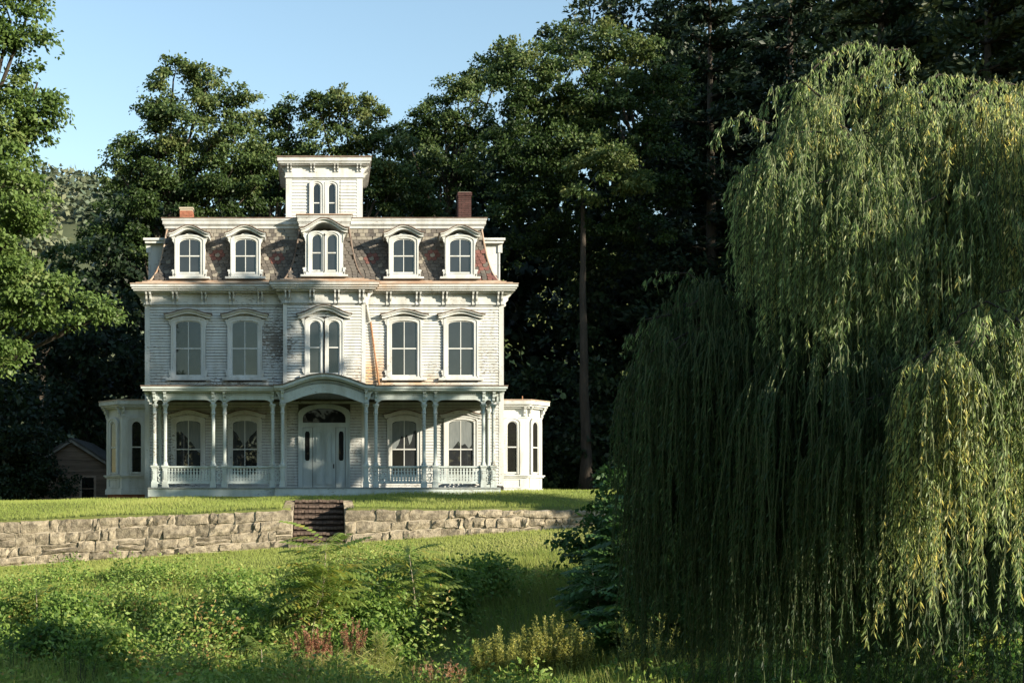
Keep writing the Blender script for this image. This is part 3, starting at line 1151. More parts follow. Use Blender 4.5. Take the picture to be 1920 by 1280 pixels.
xs = COLX
for i in range(4):
    spandrel(xs[i], xs[i + 1], PYF, 0.26 if xs[i + 1] - xs[i] > 0.6 else 0.14, PORCH)
for i in range(5, 9):
    spandrel(xs[i], xs[i + 1], PYF, 0.26 if xs[i + 1] - xs[i] > 0.6 else 0.14, PORCH)
for sd in (-1, 1):
    spandrel(PYF, -0.09, sd * 5.86, 0.26, PORCH, axis='y')
    a, c = sorted((sd * 1.75, sd * 1.42))
    b = B(); b.box(a, c, PYF - 0.04, PYF + 0.04, BT - 0.09, BT); b.build('spandrel', MP['porch'], PORCH)


def wing_cornice(x0, x1, sd):
    b = B()
    y = PYF
    b.box(x0, x1, y - 0.055, y + 0.055, BT, BT + 0.13)
    b.box(x0 - 0.0, x1 + 0.0, y - 0.20, y + 0.06, BT + 0.131, BT + 0.17)
    b.box(x0 - (0.22 if sd < 0 else 0), x1 + (0.22 if sd > 0 else 0), y - 0.28, -0.01, BT + 0.17, BT + 0.24)
    b.box(x0 - (0.27 if sd < 0 else 0), x1 + (0.27 if sd > 0 else 0), y - 0.33, -0.01, BT + 0.24, BT + 0.31)
    xe = x1 if sd > 0 else x0
    b.box(xe - 0.055, xe + 0.055, y + 0.056, -0.01, BT, BT + 0.169)
    b.build('cornice', MP['porch'], PORCH)
    t = B()
    xx0, xx1 = x0 - (0.29 if sd < 0 else 0), x1 + (0.29 if sd > 0 else 0)
    t.prism_x([(y - 0.35, BT + 0.313), (-0.01, BT + 0.313), (-0.01, BT + 0.47), (y - 0.35, BT + 0.345)], xx0, xx1)
    t.build('porch_roof', MP['roofmetal'], PORCH)
    # dentils
    q = B()
    x = x0 + 0.06
    while x < x1 - 0.06:
        q.box(x - 0.017, x + 0.017, y - 0.095, y - 0.054, BT + 0.055, BT + 0.128)
        x += 0.068
    o = q.build('dentils', MP['porch'], PORCH)


wing_cornice(-5.86, -1.62, -1)
wing_cornice(1.62, 5.86, 1)
b = B(); b.box(-5.9, 5.9, PYF + 0.06, -0.03, BT + 0.10, BT + 0.13)
b.build('porch_ceiling', MP['floor'], PORCH)
# brackets over each column
BR3 = bracket_mesh('bracket', 0.30, 0.15, 0.085, MP['porch'])
for x in COLX:
    inst('bracket', BR3, T((x, PYF - 0.05, BT + 0.135)), PORCH)
for sd in (-1, 1):
    inst('bracket', BR3, T((sd * 5.91, PYF + 0.02, BT + 0.135)) @ RZ(sd * PI / 2), PORCH)

# the arched middle of the porch
n = 22
AW = 1.46


def arcz(x, z, rise, half=1.46):
    return z + rise * math.cos(PI / 2 * min(1, abs(x) / half)) ** 1.15


under = [(-AW + 2 * AW * i / n, arcz(-AW + 2 * AW * i / n, CAPZ, 0.36, 1.36)) for i in range(n + 1)]
upper = [(x, arcz(x, CAPZ + 0.30, 0.36)) for x, _ in under]
b = B()
b.band(under, upper, MIDY - 0.05, MIDY + 0.05)
b.band([(x, z + 0.001) for x, z in upper], [(x, z + 0.15) for x, z in upper], MIDY + 0.02, MIDY + 0.05)
b.build('arched_beam', MP['porch'], PORCH)
q = B()
for i in range(1, 42):
    x = -AW + 2 * AW * i / 42
    z = arcz(x, CAPZ + 0.335, 0.36)
    q.box(x - 0.017, x + 0.017, MIDY - 0.075, MIDY + 0.02, z, z + 0.075)
q.build('dentils', MP['porch'], PORCH)
wide = 1.66
line = [(-wide + 2 * wide * i / n, arcz(-wide + 2 * wide * i / n, CAPZ + 0.44, 0.375, 1.40)) for i in range(n + 1)]
b = B()
b.band(line, [(x, z + 0.055) for x, z in line], MIDY - 0.20, -0.40)
b.band([(x, z + 0.055) for x, z in line], [(x * 1.02, z + 0.145) for x, z in line], MIDY - 0.28, -0.40)
b.build('cornice', MP['porch'], PORCH)
t = B()
t.band([(x * 1.03, z + 0.148) for x, z in line], [(x * 1.03, z + 0.185) for x, z in line], MIDY - 0.31, -0.40)
t.build('porch_roof', MP['roofmetal'], PORCH)
BR4 = bracket_mesh('bracket', 0.42, 0.17, 0.09, MP['porch'])
for sd in (-1, 1):
    inst('bracket', BR4, T((sd * 1.40, MIDY - 0.05, CAPZ + 0.43)), PORCH)
    inst('bracket', BR4, T((sd * 1.45, MIDY - 0.0, CAPZ + 0.43)) @ RZ(sd * PI / 2), PORCH)


# balustrades
def baluster_mesh():
    hh = 0.50
    half = [(0.050, 0.0), (0.050, 0.03), (0.030, 0.07), (0.048, 0.12), (0.036, 0.17), (0.048, 0.22), (0.028, 0.30), (0.022, 0.34), (0.040, 0.36), (0.046, 0.375), (0.020, 0.40),
            (0.018, 0.43), (0.040, 0.465), (0.050, 0.485), (0.050, hh)]
    b = B()
    b.prism([(w * 1.04, z) for w, z in half] + [(-w * 1.04, z) for w, z in half[::-1]], -0.014, 0.014)
    return b.mesh('baluster', MP['porch'])


BAL = baluster_mesh()


def ornament_mesh():
    """sawn link of a ring over a lyre between paired pedestals"""
    b = B()
    for cz, r0, r1, k in ((0.09, 0.030, 0.065, 1.0), (0.235, 0.045, 0.080, 1.15), (0.415, 0.030, 0.062, 1.0)):
        m = 12
        inn = [(r0 * math.cos(2 * PI * i / m), cz + k * r0 * math.sin(2 * PI * i / m)) for i in range(m + 1)]
        out = [(r1 * math.cos(2 * PI * i / m), cz + k * r1 * math.sin(2 * PI * i / m)) for i in range(m + 1)]
        b.band(inn, out, -0.013, 0.013)
    return b.mesh('link_ornament', MP['porch'])


ORN = ornament_mesh()
for i, (x0, x1) in enumerate([(-5.72, -5.36), (-5.36, -3.74), (-3.74, -3.36), (-3.36, -1.74), (1.74, 3.36), (3.36, 3.74), (3.74, 5.36), (5.36, 5.70), (-1.74, -1.40), (1.40, 1.74)]):
    y = PYF if i < 8 else PYF - 0.11
    a, c = x0 + 0.079, x1 - 0.079
    b = B()
    b.box(a, c, y - 0.055, y + 0.055, PED - 0.075, PED - 0.02)
    b.box(a, c, y - 0.035, y + 0.035, FL + 0.125, FL + 0.175)
    R_ = b.build('railing', MP['porch'], PORCH)
    if x1 - x0 > 0.6:
        k = int((c - a) / 0.104)
        for j in range(k):
            inst('baluster', BAL, T((a + (j + 0.5) * (c - a) / k, y, FL + 0.172)), R_)
    else:
        inst('link_ornament', ORN, T(((a + c) / 2, y, FL + 0.172)), R_)
# returns at the porch ends
for sd in (-1, 1):
    b = B(); b.box(*sorted((sd * 5.72, sd * 5.80)), PYF + 0.08, -0.2, PED - 0.075, PED - 0.02); b.box(*sorted((sd * 5.73, sd * 5.79)), PYF + 0.08, -0.2, FL + 0.125, FL + 0.175)
    R_ = b.build('railing', MP['porch'], PORCH)
    for j in range(20):
        inst('baluster', BAL, T((sd * 5.76, PYF + 0.16 + j * 0.104, FL + 0.172)) @ RZ(PI / 2), R_)

# ---- front door with sidelights and fanlight
MD = T((0, CY, 0))
c = casing(MD, 0, 1.52, FL, 3.50, 0.34, 0.14, -0.09, 0.0)
DOORF = c.build('door_frame', MP['door'], HOUSE)
b = B(MD); b.box(-0.76, 0.76, -0.085, 0, 2.82, 2.94); b.box(-0.80, 0.80, -0.11, 0, 2.94, 2.98); b.build('transom', MP['door'], DOORF)
b = B(MD)
b.prism([(-0.74, 2.98), (0.74, 2.98)] + arch(1.48, 3.49, 0.34), -0.03, -0.02)
b.build('fanlight', MP['glass_dark'], DOORF)
b = B(MD)
b.box(-0.40, 0.40, -0.055, -0.002, FL + 0.02, 2.82)
DOOR = b.build('door', MP['door'], HOUSE)
for x in (-0.17, 0.17):
    q = B(MD)
    ring_o = [(x - 0.13, 1.62)] + [(x - a, z) for a, z in arch(0.26, 2.70, 0.13)] + [(x + 0.13, 1.62)]
    ring_i = [(x - 0.10, 1.62)] + [(x - a * 0.77, z - 0.03) for a, z in arch(0.26, 2.70, 0.13)] + [(x + 0.10, 1.62)]
    q.band(ring_i, ring_o, -0.095, -0.055)
    q.box(x - 0.13, x + 0.13, -0.074, -0.055, 1.59, 1.62)
    q.build('door_panel', MP['door'], DOOR)
    q = B(MD); q.box(x - 0.13, x + 0.13, -0.09, -0.055, 0.80, 1.26); q.build('door_panel', MP['door'], DOOR)
q = B(MD)
m = 16
q.band([(0.07 * math.cos(2 * PI * i / m), 1.43 + 0.07 * math.sin(2 * PI * i / m)) for i in range(m + 1)], [(0.11 * math.cos(2 * PI * i / m), 1.43 + 0.11 * math.sin(2 * PI * i / m)) for i in range(m + 1)], -0.08, -0.055)
q.build('rosette', MP['door'], DOOR)
q = B(MD); q.box(0.315, 0.355, -0.075, -0.055, 1.37, 1.52); q.box(0.322, 0.348, -0.13, -0.07, 1.46, 1.49); q.build('handle', MP['black'], DOOR)
for sd in (-1, 1):
    q = B(MD)
    x0, x1 = sorted((sd * 0.42, sd * 0.75))
    q.box(x0, x1, -0.045, -0.002, FL + 0.02, 2.81)
    SL = q.build('sidelight', MP['door'], DOORF)
    xc = sd * 0.60
    q = B(MD); q.prism([(xc - 0.085, 1.70), (xc - 0.05, 1.64), (xc + 0.05, 1.64), (xc + 0.085, 1.70), (xc + 0.085, 2.60), (xc + 0.05, 2.68), (xc - 0.05, 2.68), (xc - 0.085, 2.60)], -0.050, -0.046)
    q.M = MD
    q.build('sidelight_pane', MP['glass_dark'], DOORF)
    q = B(MD); q.box(xc - 0.11, xc + 0.11, -0.06, -0.045, 0.82, 1.30); q.build('door_panel', MP['door'], DOORF)

# ---- side bays
def bay(sd):
    y0, y1 = 1.55, 4.6
    xo = [HW, 7.52, 8.22, 8.22, 7.52, HW]
    yo = [y0, y0, y0 + 0.75, y1 - 0.75, y1, y1]
    def ring(o, z):
        # outset along the outline's outward direction
        pts = [(HW - 0.05, y0 - o), (7.52 + o * 0.41, y0 - o), (8.22 + o, y0 + 0.75 - o * 0.41), (8.22 + o, y1 - 0.75 + o * 0.41), (7.52 + o * 0.41, y1 + o), (HW - 0.05, y1 + o)]
        return [(sd * x, y, z) for x, y in pts]
    def slab(b, o, z0, z1):
        n = 6
        vs = ring(o, z0) + ring(o, z1)
        fs = [tuple(range(n)) if sd < 0 else tuple(range(n - 1, -1, -1)), tuple(range(2 * n - 1, n - 1, -1)) if sd < 0 else tuple(range(n, 2 * n))]
        for i in range(n):
            j = (i + 1) % n
            f = (i, j, n + j, n + i)
            fs.append(f if sd > 0 else f[::-1])
        b.add(vs, fs)
    b = B(); slab(b, 0, 0.46 if sd < 0 else 0.42, 3.9)
    BAY = b.build('side_bay', MP['trim'], HOUSE)
    BAY['label'] = 'bay at the left side of the house' if sd < 0 else 'sunlit bay at the right side of the house'
    b = B(); slab(b, -0.04, -0.2, 0.459 if sd < 0 else 0.419); b.build('foundation', MP['brick'], BAY)
    b = B(); slab(b, 0.05, 0.47, 0.64); slab(b, 0.03, 0.64, 0.68); b.build('base_board', MP['trim'], BAY)
    b = B(); slab(b, 0.07, 1.10, 1.15); slab(b, 0.11, 1.15, 1.19); b.build('ledge', MP['trim'], BAY)
    b = B(); slab(b, 0.12, 3.66, 3.72); slab(b, 0.20, 3.72, 3.79); slab(b, 0.27, 3.79, 3.93); b.build('cornice', MP['cornice'], BAY)
    b = B(); slab(b, 0.29, 3.933, 3.97); b.build('roof', MP['flashing'], BAY)
    b = B(); slab(b, 0.02, 3.30, 3.34); b.build('frieze_mould', MP['trim'], BAY)
    # local frames of the two faces one sees
    fr = T((sd * (HW + 7.52) / 2, y0, 0))
    ang = -sd * math.atan2(0.75, 0.70)
    dg = T((sd * (7.52 + 8.22) / 2, y0 + 0.375, 0)) @ RZ(-ang)
    sdm = T((sd * 8.22, (y0 + y1) / 2, 0)) @ RZ(sd * PI / 2)
    for M, wd in ((fr, 1.115), (dg, 1.026), (sdm, 1.5)):
        zb, zt = 1.24, 3.20
        c = casing(M, 0, 0.40, zb, zt, 0.17, 0.12, -0.06, 0.0)
        W_ = c.build('window_casing', MP['trim'], BAY)
        sash(M, 0, 0.40, zb, zt, 0.17, BAY, 'glass_dim', mullion=False)
        q = B(M)
        q.band([(-0.30, 0.76), (-0.30, 1.02), (0.30, 1.02), (0.30, 0.76), (-0.30, 0.76)], [(-0.36, 0.71), (-0.36, 1.07), (0.36, 1.07), (0.36, 0.71), (-0.36, 0.71)], -0.025, 0.0)
        q.build('panel', MP['trim'], BAY)
        for x in (-wd / 2 + 0.09, wd / 2 - 0.09):
            inst('bracket', BR5, M @ T((x, -0.02, 3.70)), BAY)
    return BAY


BR5 = bracket_mesh('bracket', 0.34, 0.17, 0.075, MP['trim'])
BAYL = bay(-1)
BAYR = bay(1)
b = B(); b.tube([(7.6, 3.0, 3.97), (7.6, 3.0, 4.25)], 0.018, 6)
for z in (4.02, 4.10, 4.18): b.lathe([(0.01, z - 0.02), (0.035, z), (0.01, z + 0.02)], 7.6, 3.0, 6)
b.build('lightning_rod', MP['rust'], BAYR)
b = B(); b.box(6.12, 6.36, -0.42, -0.14, 0.5, 0.72); b.box(6.14, 6.34, -0.40, -0.16, 0.72, 0.75)
b.build('meter_box', MP['black'], HOUSE)

# ------------------------------------------------------------------ stone retaining wall and steps
def retaining(x0, x1, label, courses):
    W_ = None
    n = 40
    pts_t = [(x0 + (x1 - x0) * i / n, float(wall_top(x0 + (x1 - x0) * i / n)) - 0.03) for i in range(n + 1)]
    pts_b = [(x, float(wall_foot(x)) - 0.35) for x, _ in pts_t]
    b = B()
    b.band(pts_b, pts_t, WALL_Y - 0.035, WALL_Y + 0.33)
    W_ = b.build('retaining_wall', MP['mortar'])
    tag(W_, label, 'stone wall', 'retaining walls beside the steps')
    for ci in range(courses):
        x = x0
        while x < x1 - 0.05:
            L = random.choice([0.22, 0.32, 0.42, 0.55, 0.7, 0.95]) * random.uniform(0.8, 1.2)
            if ci == courses - 1: L *= 0.8
            if x1 - (x + L) < 0.3: L = x1 - x
            xa, xb = x + 0.012, x + L - 0.012
            def lev(xx, f):
                t, fo = float(wall_top(xx)), float(wall_foot(xx)) - 0.25
                h = (t - fo)
                wob = (0.03 * math.sin(xx * 1.3 + f * 7.1) + 0.012 * math.sin(xx * 4.3 + f * 11)) if 0.02 < f < 0.98 else 0
                return t - h * f + wob
            ex = [0, 0.27, 0.55, 0.80, 1.0, 1.2]
            fr = [q / ex[courses] for q in ex[:courses + 1]]
            parts = [(fr[ci], fr[ci + 1])]
            if random.random() < 0.22 and L > 0.45 and (fr[ci + 1] - fr[ci]) * (float(wall_top(x)) - float(wall_foot(x)) + 0.25) > 0.27 and ci > 0:
                mm = (fr[ci] + fr[ci + 1]) / 2
                parts = [(fr[ci], mm), (mm, fr[ci + 1])]
            for fa, fb in parts:
                nx, nz = (5 if xb - xa > 0.6 else 3), 3
                vs, fs = [], []
                base = random.uniform(0.03, 0.085)
                sl = [random.uniform(-0.035, 0.035), random.uniform(-0.03, 0.03)]
                for j in range(nz + 1):
                    for i in range(nx + 1):
                        xx = xa + (xb - xa) * i / nx
                        zz = lev(xx, fb - (fb - fa) * j / nz)
                        edge = i in (0, nx) or j in (0, nz)
                        dz = 0.014 * (1 if j == 0 else -1 if j == nz else 0)
                        jx, jz = random.uniform(-0.028, 0.028), random.uniform(-0.022, 0.022)
                        dp = base * (0.45 if edge else 1.0) + random.uniform(-0.018, 0.030) + sl[0] * (2 * i / nx - 1) + sl[1] * (2 * j / nz - 1)
                        vs.append((xx + jx, WALL_Y - 0.035 - max(0.006, dp), zz + dz + jz))
                nf = len(vs)
                for j in range(nz + 1):
                    for i in range(nx + 1):
                        if i in (0, nx) or j in (0, nz):
                            pass
                ringi = [i for i in range(nx + 1)] + [(nx + 1) * (j + 1) - 1 for j in range(1, nz + 1)] + [nz * (nx + 1) + i for i in range(nx - 1, -1, -1)] + [j * (nx + 1) for j in range(nz - 1, 0, -1)]
                for r in ringi:
                    p = vs[r]
                    vs.append((p[0], WALL_Y + 0.02, p[2]))
                for j in range(nz):
                    for i in range(nx):
                        a = j * (nx + 1) + i
                        fs.append((a, a + 1, a + nx + 2, a + nx + 1))
                m = len(ringi)
                for k in range(m):
                    l = (k + 1) % m
                    fs.append((ringi[l], ringi[k], nf + k, nf + l))
                q = B(); q.add(vs, fs)
                q.build('stone', MP['stone'], W_)
            x += L
    return W_


retaining(-14.5, ST0, 'long stretch of grey-tan stone retaining wall left of the steps', 5)
retaining(ST1, 11.5, 'shorter stretch of tan stone retaining wall right of the steps', 4)
# cheeks of the stair well
for i, (x, sd) in enumerate(((ST0, -1), (ST1, 1))):
    b = B()
    x0, x1 = sorted((x, x + sd * 0.26))
    b.prism_x([(WALL_Y + 0.34, -1.3), (-6.3, -0.4), (-6.3, 0.17), (WALL_Y + 0.34, -0.07)], x0, x1)
    for k in range(5):
        yy = WALL_Y + 0.45 + k * 0.5
        b.box(x0 - 0.01, x1 + 0.01, yy, yy + 0.42, -0.06 + k * 0.05, 0.0 + k * 0.05)
    o = b.build('stair_cheek', MP['stone'])
    tag(o, 'stone cheek wall at the %s edge of the brick steps' % ('left' if sd < 0 else 'right'), 'stone wall', 'cheek walls of the steps')
STEPS = empty('steps', ((ST0 + ST1) / 2, WALL_Y, -1.0), 'dark worn brick steps rising through the stone wall', 'steps')
NS = 8
for k in range(NS):
    z1 = -1.02 + (k + 1) * 0.155
    y = WALL_Y - 0.02 + k * 0.30
    b = B()
    nz = B()
    b.box(ST0 + 0.02, ST1 - 0.02, y + 0.02, y + 0.55, z1 - 0.30, z1 - 0.012)
    x = ST0 + 0.02
    while x < ST1 - 0.06:
        w = 0.10
        dz = random.uniform(-0.018, 0.004)
        dy = random.uniform(-0.015, 0.012)
        nz.box(x + 0.005, min(x + w, ST1 - 0.02), y + dy - 0.05, y + 0.21, z1 - 0.075 + dz, z1 + dz)
        if random.random() < 0.9:
            b.box(x + 0.005, min(x + w, ST1 - 0.02), y + dy + 0.025, y + 0.20, z1 - 0.16 + dz, z1 - 0.085 + dz)
        x += w + 0.004
    o = b.build('step', MP['stepbrick'], STEPS)
    nz.build('nosing', MP['nosing'], o)
b = B(); b.box(ST0 - 0.1, ST1 + 0.15, WALL_Y - 0.34, WALL_Y - 0.05, -1.35, -1.02); b.build('bottom_slab', MP['stone'], STEPS)

# ------------------------------------------------------------------ shed
SH = empty('shed', (-10.6, 9.0, 0.4), 'small weathered brown wooden shed with a gable behind the left bay', 'shed')
sx, sy, sw, sh = -10.75, 8.0, 1.75, 1.75
b = B(); b.prism([(sx - sw, -0.2), (sx + sw, -0.2), (sx + sw, sh), (sx, sh + 1.12), (sx - sw, sh)], sy, sy + 4.5)
SHW = b.build('wall', MP['shed'], SH)
z = 0.2
while z < sh + 1.05:
    hw = sw if z < sh else sw * (1 - (z + 0.06 - sh) / 1.12)
    if hw > 0.1:
        iv = [(-hw, hw)]
        if 0.25 < z < 1.35: iv = [(-hw, 0.34), (1.02, hw)]
        for a, c in iv:
            q = B(); q.prism_x([(sy - 0.028, z), (sy + 0.01, z), (sy + 0.01, z + 0.135), (sy - 0.006, z + 0.135)], sx + a + 0.004, sx + c - 0.004); q.build('clapboard', MP['shed'], SHW)
    z += 0.13
b = B()
for sd in (-1, 1):
    pts = [(sx, sh + 1.12), (sx + sd * (sw + 0.25), sh + 1.12 - 1.12 * (sw + 0.25) / sw)]
    o2 = [(p[0], p[1] + 0.09) for p in pts]
    b.band(pts, o2, sy - 0.22, sy + 4.7)
b.build('roof', MP['shingle'], SH)
b = B()
for sd in (-1, 1):
    pts = [(sx, sh + 1.00), (sx + sd * (sw + 0.22), sh + 1.00 - 1.12 * (sw + 0.22) / sw)]
    b.band(pts, [(p[0], p[1] + 0.11) for p in pts], sy - 0.20, sy - 0.14)
b.build('bargeboard', simple('grey_bargeboard', (0.20, 0.18, 0.15), (0.30, 0.27, 0.23), 3), SH)
b = B(); b.band([(sx + 0.42, 0.30), (sx + 0.42, 1.25), (sx + 0.94, 1.25), (sx + 0.94, 0.30), (sx + 0.42, 0.30)], [(sx + 0.33, 0.22), (sx + 0.33, 1.34), (sx + 1.03, 1.34), (sx + 1.03, 0.22), (sx + 0.33, 0.22)], sy - 0.05, sy)
SWN = b.build('window', MP['flashing'], SH)
b = B(); b.box(sx + 0.42, sx + 0.94, sy - 0.02, sy - 0.012, 0.30, 1.25); b.build('pane', MP['glass_dim'], SWN)
b = B(); b.box(sx + 0.42, sx + 0.94, sy - 0.035, sy - 0.022, 0.76, 0.80); b.build('sash', MP['shed'], SWN)

# ------------------------------------------------------------------ foliage tools
SUNV = np.array(to_sun)


def unit(a):
    return a / np.maximum(np.linalg.norm(a, axis=1, keepdims=True), 1e-9)


def leaf_arrays(P, D, Nn, L, W, fold=0.0):
    """diamond leaves from point, axis, normal, length, width"""
    D = unit(D)
    S = unit(np.cross(D, Nn))
    Nn = np.cross(S, D)
    L = L[:, None]
    W = W[:, None]
    V = np.empty((len(P), 4, 3), np.float32)
    mid = P + D * L * 0.45 - Nn * L * 0.06
    V[:, 0] = P
    V[:, 1] = mid + S * W * 0.5
    V[:, 2] = P + D * L - Nn * L * 0.10
    V[:, 3] = mid - S * W * 0.5
    return V.reshape(-1, 3)


def leaf_mesh(name, P, D, Nn, L, W, tint, mat):
    V = leaf_arrays(P, D, Nn, L, W)
    F = np.arange(len(P) * 4).reshape(-1, 4)
    return np_mesh(name, V, F, mat, np.clip(tint, 0, 1))


def crown(lobes, size, density, seed, flat=0.5, clump=0.30, aspect=0.62, inner=0.35, droop=0.5):
    """leaf sprays set through rounded lobes (x,y,z,r[,tint]); returns arrays for leaf_mesh"""
    g = np.random.default_rng(seed)
    Ps, Ds, Ns, Ls, Ts = [], [], [], [], []
    for lb in lobes:
        x, y, z, r = lb[:4]
        lt = lb[4] if len(lb) > 4 else 0.5
        nl = int(density * 4 * PI * r * r / (0.31 * size * size) * 1.15)
        rc0 = min(max(clump * r, 0.35), 1.1)
        nc = max(8, int(1.9 * r * r / (rc0 * rc0)))
        d = unit(g.normal(size=(nc, 3)))
        d[:, 2] = np.where((d[:, 2] < -0.55), -d[:, 2], d[:, 2])
        rr = np.where(g.random(nc) < inner, g.random(nc) ** 0.5 * 0.8, g.uniform(0.78, 1.06, nc))
        C = np.array([x, y, z]) + d * (rr * r)[:, None] * np.array([1, 1, 0.88])
        rc = rc0 * g.uniform(0.55, 1.2, nc)
        wt = rc * rc
        idx = g.choice(nc, nl, p=wt / wt.sum())
        ctint = g.normal(lt, 0.13, nc)
        off = g.normal(size=(nl, 3)) * 0.55
        off[:, 2] *= flat
        rad2 = off[:, 0] ** 2 + off[:, 1] ** 2
        off[:, 2] -= droop * 0.35 * rad2
        P = C[idx] + off * rc[idx][:, None]
        outw = unit(P - np.array([x, y, z]) + g.normal(size=(nl, 3)) * 0.3 * r)
        D = outw * 0.7 + g.normal(size=(nl, 3)) * 0.55
        D[:, 2] -= 0.45
        Nn = g.normal(size=(nl, 3)) * 0.62 + outw * 0.40 + SUNV * 0.55
        Nn[:, 2] += 0.42
        Ps.append(P); Ds.append(D); Ns.append(Nn)
        Ls.append(size * g.uniform(0.65, 1.3, nl))
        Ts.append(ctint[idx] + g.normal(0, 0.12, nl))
    P, D, Nn, L, Tt = (np.concatenate(q) for q in (Ps, Ds, Ns, Ls, Ts))
    return P, D, Nn, L, L * aspect, Tt


def trunk_geo(b, base, top, r0, r1, lean=0.15, n=8, rnd=random):
    base, top = Vector(base), Vector(top)
    pts, rs = [], []
    for i in range(n + 1):
        t = i / n
        p = base.lerp(top, t)
        if 0 < i < n: p += Vector((rnd.uniform(-1, 1), rnd.uniform(-1, 1), 0)) * lean
        pts.append(p)
        rs.append(r0 * (1 - t) + r1 * t + (r0 * 0.35 * max(0, 1 - t * 8)))
    b.tube(pts, rs, 9)
    return pts


def tree(name, label, base, lobes, size, density, mat, seed, r0=0.3, group=None, flat=0.5, topz=None, parts_only=None, cat='tree', clump=0.30, inner=0.35, limbs=True, aspect=0.62):
    x, y = base
    z = float(gz(x, y)) - 0.15
    root = empty(name, (x, y, z), label, cat, group)
    lo = min(q[2] - q[3] for q in lobes)
    hi = max(q[2] for q in lobes)
    rn = random.Random(seed)
    b = B()
    tz = topz or (z + (hi - z) * 0.72)
    cx = sum(q[0] for q in lobes) / len(lobes)
    cy = sum(q[1] for q in lobes) / len(lobes)
    pts = trunk_geo(b, (x, y, z), (x + (cx - x) * 0.6, y + (cy - y) * 0.6, tz), r0, r0 * 0.35, r0 * 0.25, 9, rn)
    if limbs:
        for q in lobes:
            c = Vector(q[:3])
            j = max(2, min(8, int(9 * (c.z - z - 0.5 * (c.z - z) * 0.5) / max(0.1, tz - z))))
            s = pts[j]
            mid = s.lerp(c, 0.5) + Vector((rn.uniform(-.3, .3), rn.uniform(-.3, .3), rn.uniform(0, .5)))
            b.tube([s, s.lerp(mid, 0.5) + Vector((0, 0, 0.1)), mid, c, c + Vector((rn.uniform(-1, 1), rn.uniform(-1, 1), 0.8)) * q[3] * 0.5], [r0 * 0.32, r0 * 0.28, r0 * 0.22, r0 * 0.12, 0.02], 6)
    b.build('trunk', MP['bark'], root, True)
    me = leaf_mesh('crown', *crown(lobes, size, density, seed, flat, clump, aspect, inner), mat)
    o = bpy.data.objects.new('crown', me)
    attach(o, root)
    return root


def PL(px, py, d, rpx, tint=0.5, dy=0.0):  # tint paints in sun and shade: bright crown tops, dark lower lobes
    """a lobe seen at (px,py) with radius rpx at distance d"""
    p = at(px, py, d + dy)
    return (p.x, p.y, p.z, rpx * d / FPX * 1.12, tint)


LM = {}
LM['maple'] = leafmat('maple_leaves', [(0.0, (0.014, 0.030, 0.008)), (0.40, (0.036, 0.062, 0.015)), (0.66, (0.076, 0.118, 0.036)), (1.0, (0.160, 0.178, 0.060))], 0.28)  # low stops colour shaded lobes, high stops sunlit ones
LM['maple_near'] = leafmat('near_maple_leaves', [(0.0, (0.022, 0.048, 0.010)), (0.5, (0.082, 0.130, 0.030)), (0.8, (0.128, 0.190, 0.050)), (1.0, (0.185, 0.225, 0.075))], 0.30)
LM['dark'] = leafmat('dark_woodland_leaves', [(0.0, (0.010, 0.020, 0.008)), (0.5, (0.020, 0.036, 0.013)), (0.85, (0.036, 0.052, 0.018)), (1.0, (0.060, 0.068, 0.026))], 0.18)  # darker leaf copy with the wood's shade put into the colour
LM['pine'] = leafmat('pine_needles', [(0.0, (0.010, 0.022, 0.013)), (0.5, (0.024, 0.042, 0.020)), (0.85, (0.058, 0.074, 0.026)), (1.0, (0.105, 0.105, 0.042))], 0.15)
LM['willow'] = leafmat('willow_leaves', [(0.0, (0.030, 0.058, 0.024)), (0.36, (0.055, 0.098, 0.040)), (0.58, (0.205, 0.285, 0.115)), (0.80, (0.36, 0.42, 0.175)), (1.0, (0.56, 0.47, 0.16))], 0.50, 0.42, 0.4)  # dark stops for shaded tiers, bright stops for sunlit tiers
LM['hill'] = leafmat('far_hill_leaves', [(0.0, (0.075, 0.10, 0.065)), (0.5, (0.115, 0.135, 0.080)), (1.0, (0.17, 0.17, 0.10))], 0.1)  # paler leaf colour stands in for the haze of distance
LM['ailanthus'] = leafmat('compound_leaves', [(0.0, (0.055, 0.11, 0.02)), (0.5, (0.15, 0.225, 0.045)), (0.85, (0.25, 0.30, 0.075)), (1.0, (0.34, 0.30, 0.06))], 0.42)
LM['sumac'] = leafmat('sumac_leaves', [(0.0, (0.024, 0.060, 0.015)), (0.6, (0.065, 0.13, 0.035)), (1.0, (0.14, 0.20, 0.055))], 0.3)
LM['weed'] = leafmat('meadow_leaves', [(0.0, (0.028, 0.062, 0.012)), (0.35, (0.092, 0.165, 0.030)), (0.65, (0.215, 0.305, 0.068)), (0.92, (0.36, 0.40, 0.115)), (1.0, (0.33, 0.21, 0.08))], 0.40)
LM['grass'] = leafmat('meadow_grass', [(0.0, (0.085, 0.14, 0.024)), (0.5, (0.20, 0.255, 0.055)), (0.85, (0.31, 0.325, 0.09)), (1.0, (0.40, 0.35, 0.15))], 0.42)
LM['lawn'] = leafmat('lawn_grass', [(0.0, (0.13, 0.19, 0.035)), (0.5, (0.25, 0.30, 0.070)), (0.85, (0.35, 0.37, 0.11)), (1.0, (0.42, 0.38, 0.16))], 0.42)
LM['goldenrod'] = leafmat('goldenrod_leaves', [(0.0, (0.070, 0.095, 0.022)), (0.45, (0.24, 0.26, 0.065)), (0.8, (0.44, 0.40, 0.10)), (1.0, (0.62, 0.54, 0.20))], 0.35)
LM['dock'] = leafmat('red_dock_seed', [(0.0, (0.24, 0.085, 0.06)), (0.5, (0.34, 0.165, 0.10)), (1.0, (0.38, 0.29, 0.15))], 0.35)
